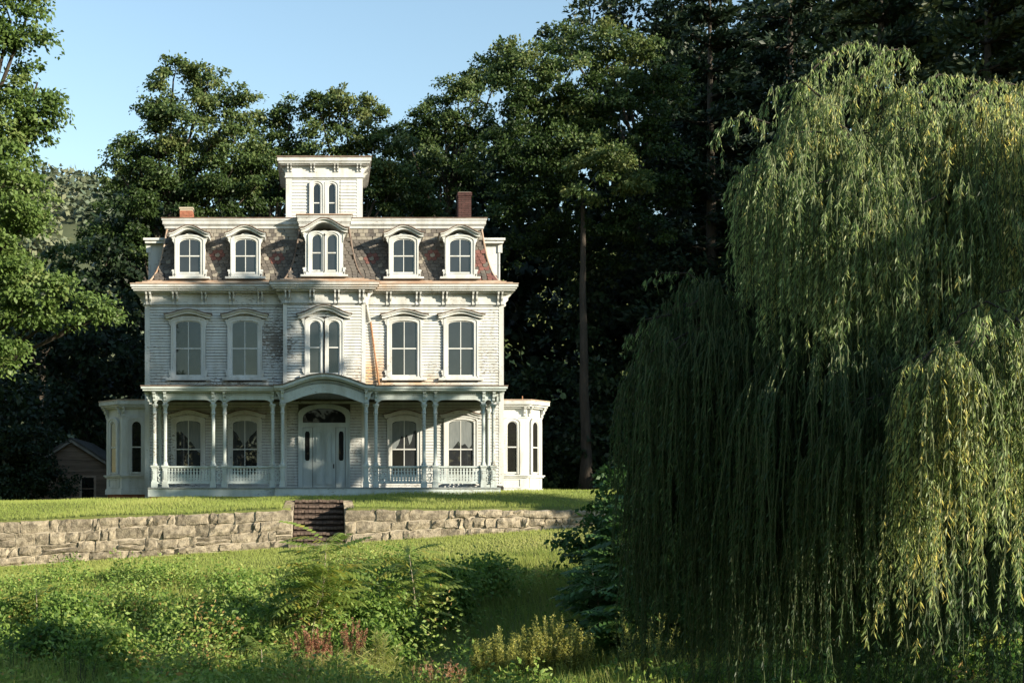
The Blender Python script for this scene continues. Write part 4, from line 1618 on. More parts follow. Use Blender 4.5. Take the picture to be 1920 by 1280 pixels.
LM['rusty'] = leafmat('rust_weed_leaves', [(0.0, (0.10, 0.07, 0.025)), (0.5, (0.24, 0.12, 0.04)), (1.0, (0.30, 0.20, 0.07))], 0.3)

# ------------------------------------------------------------------ trees of the wood behind the house
D1 = 57.0
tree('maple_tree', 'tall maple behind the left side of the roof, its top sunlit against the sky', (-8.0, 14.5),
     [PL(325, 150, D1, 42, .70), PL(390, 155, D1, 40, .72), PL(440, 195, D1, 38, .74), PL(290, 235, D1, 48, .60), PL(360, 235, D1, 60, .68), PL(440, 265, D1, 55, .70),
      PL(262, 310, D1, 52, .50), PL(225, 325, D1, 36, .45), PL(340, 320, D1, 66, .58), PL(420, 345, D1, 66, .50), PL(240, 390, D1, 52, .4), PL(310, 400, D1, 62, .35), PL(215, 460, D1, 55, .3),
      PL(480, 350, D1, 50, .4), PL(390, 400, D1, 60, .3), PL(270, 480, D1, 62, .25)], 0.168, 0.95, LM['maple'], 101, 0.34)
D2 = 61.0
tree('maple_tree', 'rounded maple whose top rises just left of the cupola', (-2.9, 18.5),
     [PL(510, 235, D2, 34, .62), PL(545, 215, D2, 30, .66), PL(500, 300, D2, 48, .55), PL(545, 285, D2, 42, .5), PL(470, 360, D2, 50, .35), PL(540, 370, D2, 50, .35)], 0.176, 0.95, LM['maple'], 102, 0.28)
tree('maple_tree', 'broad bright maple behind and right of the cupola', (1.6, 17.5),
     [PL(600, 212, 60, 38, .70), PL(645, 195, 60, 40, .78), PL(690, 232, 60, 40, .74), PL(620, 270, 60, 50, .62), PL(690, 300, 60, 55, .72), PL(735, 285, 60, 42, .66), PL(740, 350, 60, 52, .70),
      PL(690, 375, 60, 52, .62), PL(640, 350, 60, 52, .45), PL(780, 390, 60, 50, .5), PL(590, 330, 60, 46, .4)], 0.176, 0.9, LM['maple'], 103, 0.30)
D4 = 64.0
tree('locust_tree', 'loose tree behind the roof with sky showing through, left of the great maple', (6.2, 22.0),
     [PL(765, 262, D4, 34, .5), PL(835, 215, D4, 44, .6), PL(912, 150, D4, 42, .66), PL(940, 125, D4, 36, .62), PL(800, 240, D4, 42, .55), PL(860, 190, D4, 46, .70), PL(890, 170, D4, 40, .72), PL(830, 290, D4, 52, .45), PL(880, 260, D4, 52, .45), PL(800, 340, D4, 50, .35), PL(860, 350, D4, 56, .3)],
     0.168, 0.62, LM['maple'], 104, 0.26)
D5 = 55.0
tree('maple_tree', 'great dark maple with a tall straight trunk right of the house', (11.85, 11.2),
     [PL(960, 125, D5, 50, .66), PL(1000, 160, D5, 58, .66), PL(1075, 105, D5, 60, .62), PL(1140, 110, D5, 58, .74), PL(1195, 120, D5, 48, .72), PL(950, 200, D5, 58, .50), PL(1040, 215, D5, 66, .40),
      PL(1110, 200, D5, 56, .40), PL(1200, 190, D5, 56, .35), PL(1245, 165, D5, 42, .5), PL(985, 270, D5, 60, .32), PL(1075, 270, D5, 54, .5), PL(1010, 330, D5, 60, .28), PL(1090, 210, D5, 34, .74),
      PL(1130, 335, D5, 56, .76, -2.5), PL(1105, 300, D5, 40, .70, -2.0), PL(1180, 350, D5, 36, .70, -2), PL(1210, 290, D5, 60, .3), PL(930, 300, D5, 50, .3), PL(1040, 400, D5, 58, .2), PL(1150, 420, D5, 56, .2), PL(970, 390, D5, 52, .2), PL(1060, 470, D5, 52, .12, 2), PL(1140, 480, D5, 54, .12, 2), PL(1000, 480, D5, 52, .12, 2), PL(1200, 430, D5, 56, .12), PL(1230, 370, D5, 52, .15)],  # lowest lobes tinted dark for the shade round the trunk
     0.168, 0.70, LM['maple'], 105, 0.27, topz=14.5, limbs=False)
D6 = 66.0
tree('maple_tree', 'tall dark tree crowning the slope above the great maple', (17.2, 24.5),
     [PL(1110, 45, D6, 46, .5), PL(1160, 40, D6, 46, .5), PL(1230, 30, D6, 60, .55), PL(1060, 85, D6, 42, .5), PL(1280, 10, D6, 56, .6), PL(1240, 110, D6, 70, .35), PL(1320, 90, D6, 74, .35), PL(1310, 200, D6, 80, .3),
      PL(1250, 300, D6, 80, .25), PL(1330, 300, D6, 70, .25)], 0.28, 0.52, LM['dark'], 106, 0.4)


def pine(name, label, base, top, rad, seed, lit=0.5, tiers=19, dens=1.15, size=0.34, z0f=0.25):
    """white pine: whorls of long level boughs with needle tufts"""
    x, y = base
    z = float(gz(x, y)) - 0.2
    root = empty(name, (x, y, z), label, 'tree', 'pines on the slope')
    g = np.random.default_rng(seed)
    b = B()
    b.tube([(x, y, z), (x + 0.1, y, (z + top) / 2), (x, y, top)], [0.36, 0.25, 0.04], 9)
    Ps, Ds, Ns, Ts = [], [], [], []
    for i in range(tiers):
        t = i / (tiers - 1)
        zz = z + (top - z) * (z0f + (1 - z0f) * t)
        rr = rad * (1 - t) ** 0.65 * g.uniform(0.75, 1.15) + 0.4
        for k in range(7):
            a = g.uniform(0, 2 * PI)
            R = rr * g.uniform(0.6, 1.1)
            e = np.array([x + R * math.cos(a), y + R * math.sin(a), zz + R * g.uniform(-0.05, 0.18)])
            b.tube([(x, y, zz - 0.1), ((x + e[0]) / 2, (y + e[1]) / 2, (zz + e[2]) / 2 - 0.1), tuple(e)], [0.07, 0.05, 0.02], 5)
            n = int(260 * dens * R / 3)
            s = g.uniform(0.25, 1.05, n)
            side = g.normal(0, 0.30, (n, 3)) * (R * 0.55)
            side[:, 2] *= 0.28
            P = np.array([x, y, zz]) + (e - np.array([x, y, zz])) * s[:, None] + side
            Ps.append(P)
            dd = np.tile(np.array([math.cos(a), math.sin(a), 0.25]), (n, 1)) + g.normal(0, 0.55, (n, 3))
            Ds.append(dd)
            nn = g.normal(0, 0.6, (n, 3)); nn[:, 2] += 0.6
            Ns.append(nn)
            Ts.append(g.normal(lit + g.normal(0, 0.12), 0.12, n))
    b.build('trunk', MP['bark'], root, True)
    P, D, Nn, Tt = (np.concatenate(q) for q in (Ps, Ds, Ns, Ts))
    L = size * g.uniform(0.7, 1.3, len(P))
    o = bpy.data.objects.new('crown', leaf_mesh('crown', P, D, Nn, L, L * 0.42, Tt, LM['pine']))
    attach(o, root)
    return root


def pp(px, d): return ((px - VX) * d / FPX, d - CAMD)


def ztop(py, d): return (HY - py) * d / FPX


pine('pine_tree', 'dark pine standing behind the left shoulder of the willow', pp(1330, 58), ztop(-60, 58), 5.2, 201, .30, z0f=0.12)
pine('pine_tree', 'pine above the willow top with sunlit olive boughs', pp(1650, 52), ztop(-170, 52), 5.4, 202, .62, z0f=0.15)
pine('pine_tree', 'pine at the upper right corner with a few bright boughs', pp(1850, 48), ztop(-120, 48), 4.8, 203, .66, z0f=0.15)
pine('pine_tree', 'tall black-green pine between the two sunlit pines and the maple', pp(1480, 62), ztop(-190, 62), 6.0, 204, .28, z0f=0.1)

# dark trees on both sides that close the gaps
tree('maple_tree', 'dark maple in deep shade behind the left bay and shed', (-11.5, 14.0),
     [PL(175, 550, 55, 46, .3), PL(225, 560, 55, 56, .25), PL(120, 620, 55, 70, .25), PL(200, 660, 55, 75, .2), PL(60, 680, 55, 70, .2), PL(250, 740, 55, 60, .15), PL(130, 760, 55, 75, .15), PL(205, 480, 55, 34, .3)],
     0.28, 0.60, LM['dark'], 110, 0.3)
tree('maple_tree', 'half-sunlit maple in the gap at the far left, before the hill', (-15.5, 21.0),
     [PL(125, 500, 63, 40, .62), PL(95, 540, 63, 46, .55), PL(150, 470, 63, 24, .6), PL(60, 560, 63, 55, .5), PL(130, 570, 63, 50, .4), PL(20, 600, 63, 60, .4)], 0.28, 0.60, LM['maple'], 111, 0.3)

# left foreground maple, sunlit, reaching in from outside the frame
DL = 31.0
tree('maple_tree', 'large sunlit maple at the left edge reaching over the lawn', (-11.6, -10.2 + 1.5),
     [PL(20, 40, DL, 60, .62), PL(-20, 130, DL, 90, .6), PL(60, 185, DL, 48, .64), PL(10, 270, DL, 72, .68), PL(62, 250, DL, 40, .60), PL(-30, 380, DL, 100, .62), PL(45, 350, DL, 40, .66), PL(20, 450, DL, 60, .72), PL(52, 420, DL, 34, .62),
      PL(-40, 520, DL, 90, .6), PL(60, 530, DL, 48, .70), PL(120, 555, DL, 38, .72), PL(170, 590, DL, 34, .66), PL(195, 590, DL, 24, .70), PL(100, 600, DL, 36, .62), PL(40, 590, DL, 44, .6), PL(-20, 640, DL, 60, .5), PL(0, 690, DL, 26, .66),
      PL(-140, 300, DL, 130, .5), PL(-150, 60, DL, 120, .5), PL(-60, -60, DL, 110, .5), PL(-150, 520, DL, 110, .5), PL(55, 20, DL, 34, .6), PL(75, 210, DL, 28, .6)],
     0.125, 0.82, LM['maple_near'], 112, 0.26, clump=0.28)


# ---- wood behind: one dark mass
def woodland():
    lob = []
    g = random.Random(5)
    for px in range(-120, 2150, 62):
        d = g.uniform(68, 80)
        if px < 760: top = 560 if px < 240 else 400
        else: top = 330 - (px - 760) * 0.42
        top = max(top, -80)
        y = 950
        while y > top:
            lob.append(PL(px + g.uniform(-30, 30), y, d, g.uniform(70, 95), g.uniform(0.1, 0.4), g.uniform(-5, 5)))
            y -= 90
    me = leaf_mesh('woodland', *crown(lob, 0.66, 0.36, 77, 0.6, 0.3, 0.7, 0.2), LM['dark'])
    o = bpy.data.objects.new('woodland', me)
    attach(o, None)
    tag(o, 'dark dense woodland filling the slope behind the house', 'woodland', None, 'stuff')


woodland()


def undergrowth():
    lob = []
    g = random.Random(6)
    for px in range(960, 1950, 40):
        d = g.uniform(49, 56)
        for y in (900, 850, 790, 720, 650, 580, 510):
            if px < 1020 and y < 700: continue
            if g.random() < 0.85: lob.append(PL(px + g.uniform(-20, 20), y + g.uniform(-25, 25), d + (950 - y) * 0.012, g.uniform(38, 56), g.uniform(0.15, 0.5), 2))
    for px in range(-120, 190, 36):
        d = g.uniform(47, 51)
        for y in (905, 860, 800, 740):
            if px > 90 and y < 895 and y > 800: continue
            lob.append(PL(px + g.uniform(-15, 15), y + g.uniform(-15, 15), d + (px > 90) * 6, g.uniform(34, 46), g.uniform(0.1, 0.4)))
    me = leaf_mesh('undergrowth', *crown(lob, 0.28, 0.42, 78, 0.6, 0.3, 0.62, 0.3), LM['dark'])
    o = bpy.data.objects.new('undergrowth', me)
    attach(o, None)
    tag(o, 'shaded undergrowth along the edge of the wood', 'undergrowth', None, 'stuff')


undergrowth()
tree('shrub', 'dark leafy shrub half hiding the shed', (-11.6, 5.2), [PL(55, 880, 47, 44, .3), PL(100, 900, 47, 36, .3), PL(20, 850, 47, 46, .25), PL(75, 830, 47, 40, .25), PL(0, 910, 47, 46, .3), PL(122, 925, 47, 20, .3), PL(40, 925, 47, 34, .3)],
     0.14, 0.7, LM['dark'], 113, 0.06, cat='shrub', limbs=False)


# far hill at the left
def hill():
    xs = np.linspace(-420, 60, 60)
    ys = np.linspace(150, 420, 24)
    X, Y = np.meshgrid(xs, ys)
    Z = 4 + 92 * np.exp(-((X + 95) / 130.0) ** 2) * sstep((Y - 150) / 170)
    Z += 3 * np.sin(X * 0.09) * np.sin(Y * 0.05)
    V = np.stack([X.ravel(), Y.ravel(), Z.ravel()], 1)
    nx, ny = len(xs), len(ys)
    i = np.arange(ny - 1)[:, None] * nx + np.arange(nx - 1)[None, :]
    F = np.stack([i, i + 1, i + 1 + nx, i + nx], -1).reshape(-1, 4)
    o = bpy.data.objects.new('hill', np_mesh('hill', V, F, simple('wooded_hill', (0.04, 0.055, 0.03), (0.07, 0.08, 0.04), 0.1, 0.95, bm=0), smooth=True))
    attach(o, None)
    tag(o, 'distant wooded hill in the gap at the left', None, None, 'structure')
    lob = []
    g = random.Random(9)
    for k in range(300):
        x, y = g.uniform(-150, -40), g.uniform(200, 415)
        zz = 4 + 92 * math.exp(-((x + 95) / 130.0) ** 2) * float(sstep((y - 150) / 170))
        lob.append((x, y, zz + 3, g.uniform(4, 7), g.uniform(0.2, 0.8)))
    me = leaf_mesh('hill_trees', *crown(lob, 2.0, 0.22, 79, 0.6), LM['hill'])
    o = bpy.data.objects.new('hill_wood', me)
    attach(o, None)
    tag(o, 'far wood covering the distant hill', 'woodland', None, 'stuff')


hill()


def treeline():
    """the far side of the road behind the viewer: what the lower windows mirror"""
    lob = []
    g = random.Random(15)
    for k in range(46):
        x = -70 + k * 3.1 + g.uniform(-1, 1)
        y = -104 + g.uniform(-5, 5)
        top = 12.0 + 1.6 * math.sin(x * 0.33) + 1.2 * math.sin(x * 0.9 + 1) + g.uniform(-1, 1)
        z = -1
        while z < top - 1.5:
            lob.append((x + g.uniform(-1, 1), y, z, g.uniform(1.9, 2.6), 0.3))
            z += 2.0
        lob.append((x, y, top - 1.3, 1.3, 0.4))
    me = leaf_mesh('far_trees', *crown(lob, 0.9, 0.35, 80, 0.6, 0.3, 0.7, 0.3), LM['dark'])
    o = bpy.data.objects.new('roadside_wood', me)
    attach(o, None)
    tag(o, 'line of trees across the road, mirrored in the lower windows', 'woodland', None, 'stuff')


treeline()

# ------------------------------------------------------------------ trees right of the frame that throw the shade
UX, UYv = math.sin(SUN_AZ), -math.cos(SUN_AZ)
NX, NYv = math.cos(SUN_AZ), math.sin(SUN_AZ)


def sunspot(s, l):
    """plan position s metres across the sunbeams and l metres towards the sun"""
    return (s * NX + l * UX, s * NYv + l * UYv)


def shade_tree(s, l, h, rad, seed, label, dens=0.55, z0=2.0, holes=0.0):
    x, y = sunspot(s, l)
    g = random.Random(seed)
    z = float(gz(x, y))
    lob = []
    n = int(14 * (h - z0) / 10) + 6
    for k in range(n):
        t = (k + 0.5) / n
        zz = z + z0 + (h - z - z0) * t
        R = rad * math.sin(PI * min(1, 0.18 + 0.80 * t)) ** 0.7
        a = k * 2.4 + g.uniform(-.4, .4)
        q = R * math.sqrt(g.random()) * 0.62
        if g.random() < holes: continue
        lob.append((x + q * math.cos(a), y + q * math.sin(a), zz, rad * g.uniform(0.34, 0.46), g.uniform(.3, .6)))
    return tree('maple_tree', label, (x, y), lob, 0.65, dens, LM['maple'], seed, 0.32, 'trees out of view to the right')

# ------------------------------------------------------------------ willow
def willow():
    cx, cy = 7.4, -30.2
    z = float(gz(cx, cy)) - 0.2
    root = empty('willow_tree', (cx, cy, z), 'huge weeping willow with long hanging strands filling the right side', 'tree')
    g = np.random.default_rng(41)
    rn = random.Random(4)
    b = B()
    fork = Vector((cx, cy, 0.7))
    trunk_geo(b, (cx, cy, z), fork, 0.36, 0.26, 0.05, 6, rn)
    # tiers: (px, py of the top, distance, half width px, depth m, drop of the dome in px at its rim, strand length range m, number, tint)
    tiers = [  # tint paints sun on the upper tiers and shade on the middle
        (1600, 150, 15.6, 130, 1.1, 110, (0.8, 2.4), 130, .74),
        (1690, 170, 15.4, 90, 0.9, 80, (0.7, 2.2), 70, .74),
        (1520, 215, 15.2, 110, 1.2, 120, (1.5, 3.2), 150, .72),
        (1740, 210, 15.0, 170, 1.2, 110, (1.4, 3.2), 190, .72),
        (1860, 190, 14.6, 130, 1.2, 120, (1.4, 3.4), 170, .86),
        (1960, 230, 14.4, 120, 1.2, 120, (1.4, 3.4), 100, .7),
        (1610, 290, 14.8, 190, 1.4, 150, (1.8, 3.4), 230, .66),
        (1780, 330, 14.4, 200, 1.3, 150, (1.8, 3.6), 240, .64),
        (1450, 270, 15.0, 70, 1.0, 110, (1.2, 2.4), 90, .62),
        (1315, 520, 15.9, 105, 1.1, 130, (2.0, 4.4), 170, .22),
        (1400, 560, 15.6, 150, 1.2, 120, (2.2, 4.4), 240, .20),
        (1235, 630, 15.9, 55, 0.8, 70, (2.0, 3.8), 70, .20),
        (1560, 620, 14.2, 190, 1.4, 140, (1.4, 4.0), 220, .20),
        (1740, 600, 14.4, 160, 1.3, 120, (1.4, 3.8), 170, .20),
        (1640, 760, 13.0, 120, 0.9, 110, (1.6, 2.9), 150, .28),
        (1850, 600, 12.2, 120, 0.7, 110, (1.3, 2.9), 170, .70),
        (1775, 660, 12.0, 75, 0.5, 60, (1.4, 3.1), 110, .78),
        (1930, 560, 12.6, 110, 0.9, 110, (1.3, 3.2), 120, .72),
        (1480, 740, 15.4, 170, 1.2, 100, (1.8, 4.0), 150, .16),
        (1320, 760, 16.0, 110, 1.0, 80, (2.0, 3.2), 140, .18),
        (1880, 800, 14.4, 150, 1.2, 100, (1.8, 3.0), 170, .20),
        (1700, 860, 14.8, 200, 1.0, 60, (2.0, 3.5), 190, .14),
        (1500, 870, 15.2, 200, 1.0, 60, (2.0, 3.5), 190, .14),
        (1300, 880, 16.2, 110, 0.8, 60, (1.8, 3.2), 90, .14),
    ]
    P_, D_, N_, L_, W_, T_ = [], [], [], [], [], []
    sv, sf = [], []
    nv = 0
    def strand(p, out, L, tint):
        nonlocal nv
        m = max(6, int(L / 0.28))
        t = np.linspace(0, 1, m)
        s = t * L
        arc = 0.45
        path = np.empty((m, 3))
        hz = 1 - np.exp(-s / arc)
        path[:, 0] = p[0] + out[0] * hz
        path[:, 1] = p[1] + out[1] * hz
        path[:, 2] = p[2] + 0.16 * hz * np.exp(-s / 0.3) - np.clip(s - 0.12, 0, None)
        sw = g.normal(0, 0.06, 2)
        path[:, 0] += sw[0] * s * 0.6 + 0.03 * np.sin(s * 3.5 + g.uniform(0, 6))
        path[:, 1] += sw[1] * s * 0.6
        zfloor = float(gz(path[-1, 0], path[-1, 1])) + 0.15
        path = path[path[:, 2] > zfloor]
        m = len(path)
        if m < 4: return
        # thin three-sided twig
        rad = np.linspace(0.006, 0.002, m)
        for q in range(3):
            w = q * 2.094
            sv.append(path + np.stack([np.cos(w) * rad, np.sin(w) * rad, 0 * rad], 1))
        idx = nv + np.arange(3 * m).reshape(3, m)
        for q in range(3):
            u = (q + 1) % 3
            sf.append(np.stack([idx[q, :-1], idx[u, :-1], idx[u, 1:], idx[q, 1:]], 1))
        nv += 3 * m
        # leaves along the strand
        nl = int(L * m / max(1, len(t)) * 50 * g.uniform(0.5, 1.25))
        u = np.sort(g.random(nl)) * (m - 1.001)
        i0 = u.astype(int)
        fr = (u - i0)[:, None]
        pos_ = path[i0] * (1 - fr) + path[i0 + 1] * fr
        az = g.uniform(0, 2 * PI, nl)
        sp = g.uniform(0.25, 0.75, nl)
        D = np.stack([np.cos(az) * sp, np.sin(az) * sp, -np.ones(nl) + 0.2 * g.random(nl)], 1)
        Nn = np.stack([np.cos(az + 1.57), np.sin(az + 1.57), g.normal(0, .4, nl)], 1) + g.normal(0, .5, (nl, 3)) + np.stack([np.cos(az), np.sin(az), 0.4 + 0 * az], 1) + SUNV * 1.9
        ll = g.uniform(0.044, 0.082, nl)
        P_.append(pos_); D_.append(D); N_.append(Nn); L_.append(ll); W_.append(ll * g.uniform(0.15, 0.22, nl))
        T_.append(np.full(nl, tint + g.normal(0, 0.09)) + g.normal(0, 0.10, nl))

    for (px, py, d, hw, dep, drop, (l0, l1), n, tint) in tiers:
        d *= 0.74
        dep *= 0.78
        l0 *= 0.74
        l1 *= 0.74
        c = at(px, py, d)
        rx = hw * d / FPX
        dz = drop * d / FPX
        # the limb that carries this tier
        top = c + Vector((0, 0, -0.12))
        mid = fork.lerp(top, 0.55) + Vector((0, 0.25, 0.1))
        b.tube([fork, fork.lerp(mid, 0.5), mid, top], [0.11, 0.08, 0.045, 0.008], 6)
        for k in range(5):
            a = rn.uniform(0, 2 * PI)
            e = Vector((c.x + rx * 0.8 * math.cos(a), c.y + dep * 0.8 * math.sin(a), c.z - dz * 0.55))
            b.tube([mid.lerp(top, 0.6), (mid.lerp(top, 0.6) + e) / 2 + Vector((0, 0, 0.25)), e], [0.016, 0.012, 0.005], 4)
        n = int(n * 1.5)
        for i in range(n):
            if i % 6 == 0:
                ca, cr = g.uniform(0, 2 * PI), math.sqrt(g.random())
                cl = g.uniform(l0, l1) * (0.75 + 0.35 * cr)
            a = ca + g.normal(0, 0.12)
            r = min(1.1, abs(cr + g.normal(0, 0.07)))
            ox, oy = rx * r * math.cos(a), dep * r * math.sin(a)
            zz = c.z - dz * r * r + g.normal(0, 0.05)
            L = cl * g.uniform(0.6, 1.05)
            out = np.array([ox, oy, 0.0])
            out = out / max(1e-6, np.linalg.norm(out)) * g.uniform(0.03, 0.2)
            strand(np.array([c.x + ox, c.y + oy, zz]), out, L, tint)
    # loose sprays that arch clear of the crown
    for (d, tint, ln, pts) in [
            (11.4, .66, (.15, .75), [(1470, 215), (1530, 125), (1590, 80), (1640, 88), (1685, 130)]), (11.5, .64, (.12, .5), [(1610, 150), (1655, 95), (1700, 92), (1720, 130)]),
            (11.3, .62, (.15, .6), [(1560, 200), (1500, 150), (1455, 165), (1430, 210)]), (11.2, .60, (.12, .5), [(1450, 235), (1395, 215), (1350, 240), (1335, 275)]),
            (11.2, .58, (.2, .7), [(1430, 300), (1385, 320), (1358, 380)]), (11.2, .68, (.15, .7), [(1690, 190), (1760, 140), (1830, 150), (1880, 190)]), (10.9, .74, (.15, .7), [(1800, 200), (1860, 150), (1930, 165)]),
            (11.7, .45, (.1, .4), [(1330, 540), (1290, 512), (1240, 512), (1212, 535)]), (11.7, .42, (.15, .5), [(1260, 590), (1205, 600), (1178, 650)]),
            (9.6, .45, (.1, .4), [(1700, 720), (1640, 745), (1590, 755), (1540, 800)]), (9.2, .70, (.1, .4), [(1800, 640), (1750, 655), (1700, 680), (1668, 700)]), (9.3, .66, (.1, .4), [(1900, 590), (1850, 565), (1800, 590), (1770, 640)]),
            (9.2, .60, (.1, .3), [(1960, 560), (1910, 540), (1870, 550)])]:
        P3 = [at(px, py, d + 0.1 * j) for j, (px, py) in enumerate(pts)]
        b.tube(P3, [0.011 - 0.008 * j / len(P3) for j in range(len(P3))], 5)
        for j in range(len(P3) - 1):
            m2 = int((P3[j + 1] - P3[j]).length / 0.022)
            for q in range(m2):
                pt = P3[j].lerp(P3[j + 1], (q + g.random()) / m2)
                L = g.uniform(*ln) * (0.5 + 0.5 * g.random())
                strand(np.array(pt) + g.normal(0, 0.02, 3), g.normal(0, 0.05, 3) * np.array([1, 1, 0]), L, tint + g.normal(0, .05))
    b.build('trunk', MP['bark'], root, True)
    o = bpy.data.objects.new('hanging_twigs', np_mesh('hanging_twigs', np.concatenate(sv), np.concatenate(sf), MP['twig']))
    attach(o, root)
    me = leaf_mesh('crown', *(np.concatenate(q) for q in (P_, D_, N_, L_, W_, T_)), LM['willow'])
    o = bpy.data.objects.new('crown', me)
    attach(o, root)


willow()


# ------------------------------------------------------------------ compound-leaved saplings
def frond_mesh(name, mat, L=0.6, pairs=11, lw=0.13, droop=0.35, seed=1, tint=0.5, asp=0.34):
    g = np.random.default_rng(seed)
    s = np.linspace(0.12, 1, pairs) * L
    P, D, Nn, W = [], [], [], []
    for i, q in enumerate(s):
        zz = q * 0.25 - droop * (q / L) ** 2 * L
        for sd in (-1, 1):
            P.append((q, 0, zz))
            D.append((0.35, sd, -0.35 + g.normal(0, 0.12)))
            Nn.append((0.0, sd * 0.2, 1))
            W.append(lw * (0.6 + 0.6 * math.sin(PI * (0.15 + 0.75 * i / pairs))))
    P.append((L, 0, L * 0.25 - droop * L)); D.append((1, 0, -0.6)); Nn.append((0, 0, 1)); W.append(lw)
    P, D, Nn, W = map(np.array, (P, D, Nn, W))
    V = leaf_arrays(P, D, Nn, W, W * asp)
    F = np.arange(len(V)).reshape(-1, 4)
    # rachis
    rp = np.array([(q, 0, q * 0.25 - droop * (q / L) ** 2 * L) for q in np.linspace(0, L, 7)])
    o = len(V)
    R = np.concatenate([rp + np.array([0, 0.004, 0]), rp - np.array([0, 0.004, 0])])
    Fr = np.array([(o + i, o + i + 1, o + 7 + i + 1, o + 7 + i) for i in range(6)])
    tt = np.clip(np.concatenate([g.normal(tint, 0.12, len(F)), np.full(6, 0.9)]), 0, 1)
    return np_mesh(name, np.concatenate([V, R]), np.concatenate([F, Fr]), mat, tt)


FR = [frond_mesh('frond', LM['ailanthus'], 0.62 + 0.06 * k, 11, 0.13, 0.30 + 0.1 * k, k, 0.62 + 0.12 * k) for k in range(3)]
FS = [frond_mesh('frond', LM['sumac'], 0.60 + 0.06 * k, 8, 0.20, 0.30 + 0.1 * k, 10 + k, 0.45 + 0.12 * k, 0.42) for k in range(3)]


def sapling(label, px, py_base, d, h, nf, spread, seed, meshes, stems=1, name='sapling', lo=0.35, cat='sapling'):
    p = at(px, py_base, d)
    x, y = p.x, p.y
    z = float(gz(x, y))
    root = empty(name, (x, y, z), label, cat, 'compound-leaved saplings')
    rn = random.Random(seed)
    for s in range(stems):
        ox, oy = rn.uniform(-.22, .22) * (s > 0), rn.uniform(-.2, .2) * (s > 0)
        hh = h * (1 if s == 0 else rn.uniform(0.6, 0.9))
        lean = Vector((rn.uniform(-.1, .1), rn.uniform(-.1, .1), 0)) * hh * (1 + s)
        pts = [Vector((x + ox, y + oy, z - 0.05)) + lean * t * t + Vector((0, 0, hh * t)) for t in (0, 0.3, 0.6, 1.0)]
        b = B(); b.tube(pts, [0.018, 0.015, 0.011, 0.006], 6)
        b.build('stem', MP['stem'], root, True)
        n = nf if s == 0 else nf // 2
        for k in range(n):
            t = lo + (1 - lo) * (k + rn.random()) / n
            i = min(2, int(t * 3))
            q = Vector((x + ox, y + oy, z)) + lean * t * t + Vector((0, 0, hh * t))
            a = k * 2.4 + rn.uniform(-.4, .4)
            sc = spread * (1.15 - 0.5 * abs(t - 0.6)) * rn.uniform(0.75, 1.15)
            M = T(q) @ RZ(a) @ Matrix.Rotation(-rn.uniform(-0.15, 0.5) - 0.5 * max(0, t - 0.8), 4, 'Y') @ Matrix.Scale(sc, 4)
            inst('frond', rn.choice(meshes), M, root)
    return root


sapling('pale stemmed ailanthus sapling below the steps, tallest of its kind', 601, 1200, 20.6, 2.05, 60, 1.15, 1, FR, 2)
sapling('ailanthus sapling with arching fronds right of the tallest one', 782, 1160, 21.6, 1.75, 40, 1.15, 2, FR, 1)
sapling('small ailanthus sapling at the left edge under the stone wall', 70, 1130, 23.0, 1.1, 20, 0.9, 3, FR, 1)
sapling('fern-like ailanthus shoot with drooping yellow fronds near the bottom', 492, 1262, 17.8, 0.62, 10, 0.72, 4, FR, 1, lo=0.6)
sapling('low ailanthus seedling left of the red dock plants', 300, 1270, 17.6, 0.45, 8, 0.55, 5, FR, 1, lo=0.5)
for k, (px, py, d, h, n, sp, lb) in enumerate([(1185, 1160, 20.5, 2.65, 64, 1.0, 'tallest dark sumac at the left edge of the willow'), (1235, 1150, 19.0, 2.2, 50, 1.0, 'dark sumac partly behind the willow strands'),
                                           (1130, 1170, 19.8, 1.55, 48, 0.9, 'low spreading dark sumac left of the tall ones'), (1165, 1185, 18.5, 1.15, 40, 0.9, 'shortest dark sumac in front of the tall ones')]):
    sapling(lb, px, py, d, h, n, sp, 20 + k, FS, 2, 'sumac', 0.2, 'sumac')


# ------------------------------------------------------------------ lawn and meadow
def blades(name, X, Y, h, w, tint, lean, mat, seed, zoff=0.0):
    g = np.random.default_rng(seed)
    n = len(X)
    P = np.stack([X, Y, gz(X, Y) - 0.01 + zoff], 1)
    a = g.uniform(0, 2 * PI, n)
    D = np.stack([np.cos(a) * lean, np.sin(a) * lean, np.ones(n)], 1)
    Nn = np.stack([np.cos(a + g.uniform(-1, 1, n)), np.sin(a), 0.2 + 0 * a], 1) * 0.7 + SUNV * 0.9
    return leaf_mesh(name, P, D, Nn, h, w, tint, mat)


def in_view(X, Y, pad=0.6):
    d = Y + CAMD
    return (X > -VX * d / FPX - pad) & (X < (1920 - VX) * d / FPX + pad)


def patch(X, Y, k, seed):
    """smooth random field 0..1"""
    g = np.random.default_rng(seed)
    v = np.zeros_like(X)
    for i in range(5):
        a = g.uniform(0, 2 * PI); f = k * g.uniform(0.6, 2.0)
        v += np.sin((X * math.cos(a) + Y * math.sin(a)) * f + g.uniform(0, 6))
    return 0.5 + v / 6.5


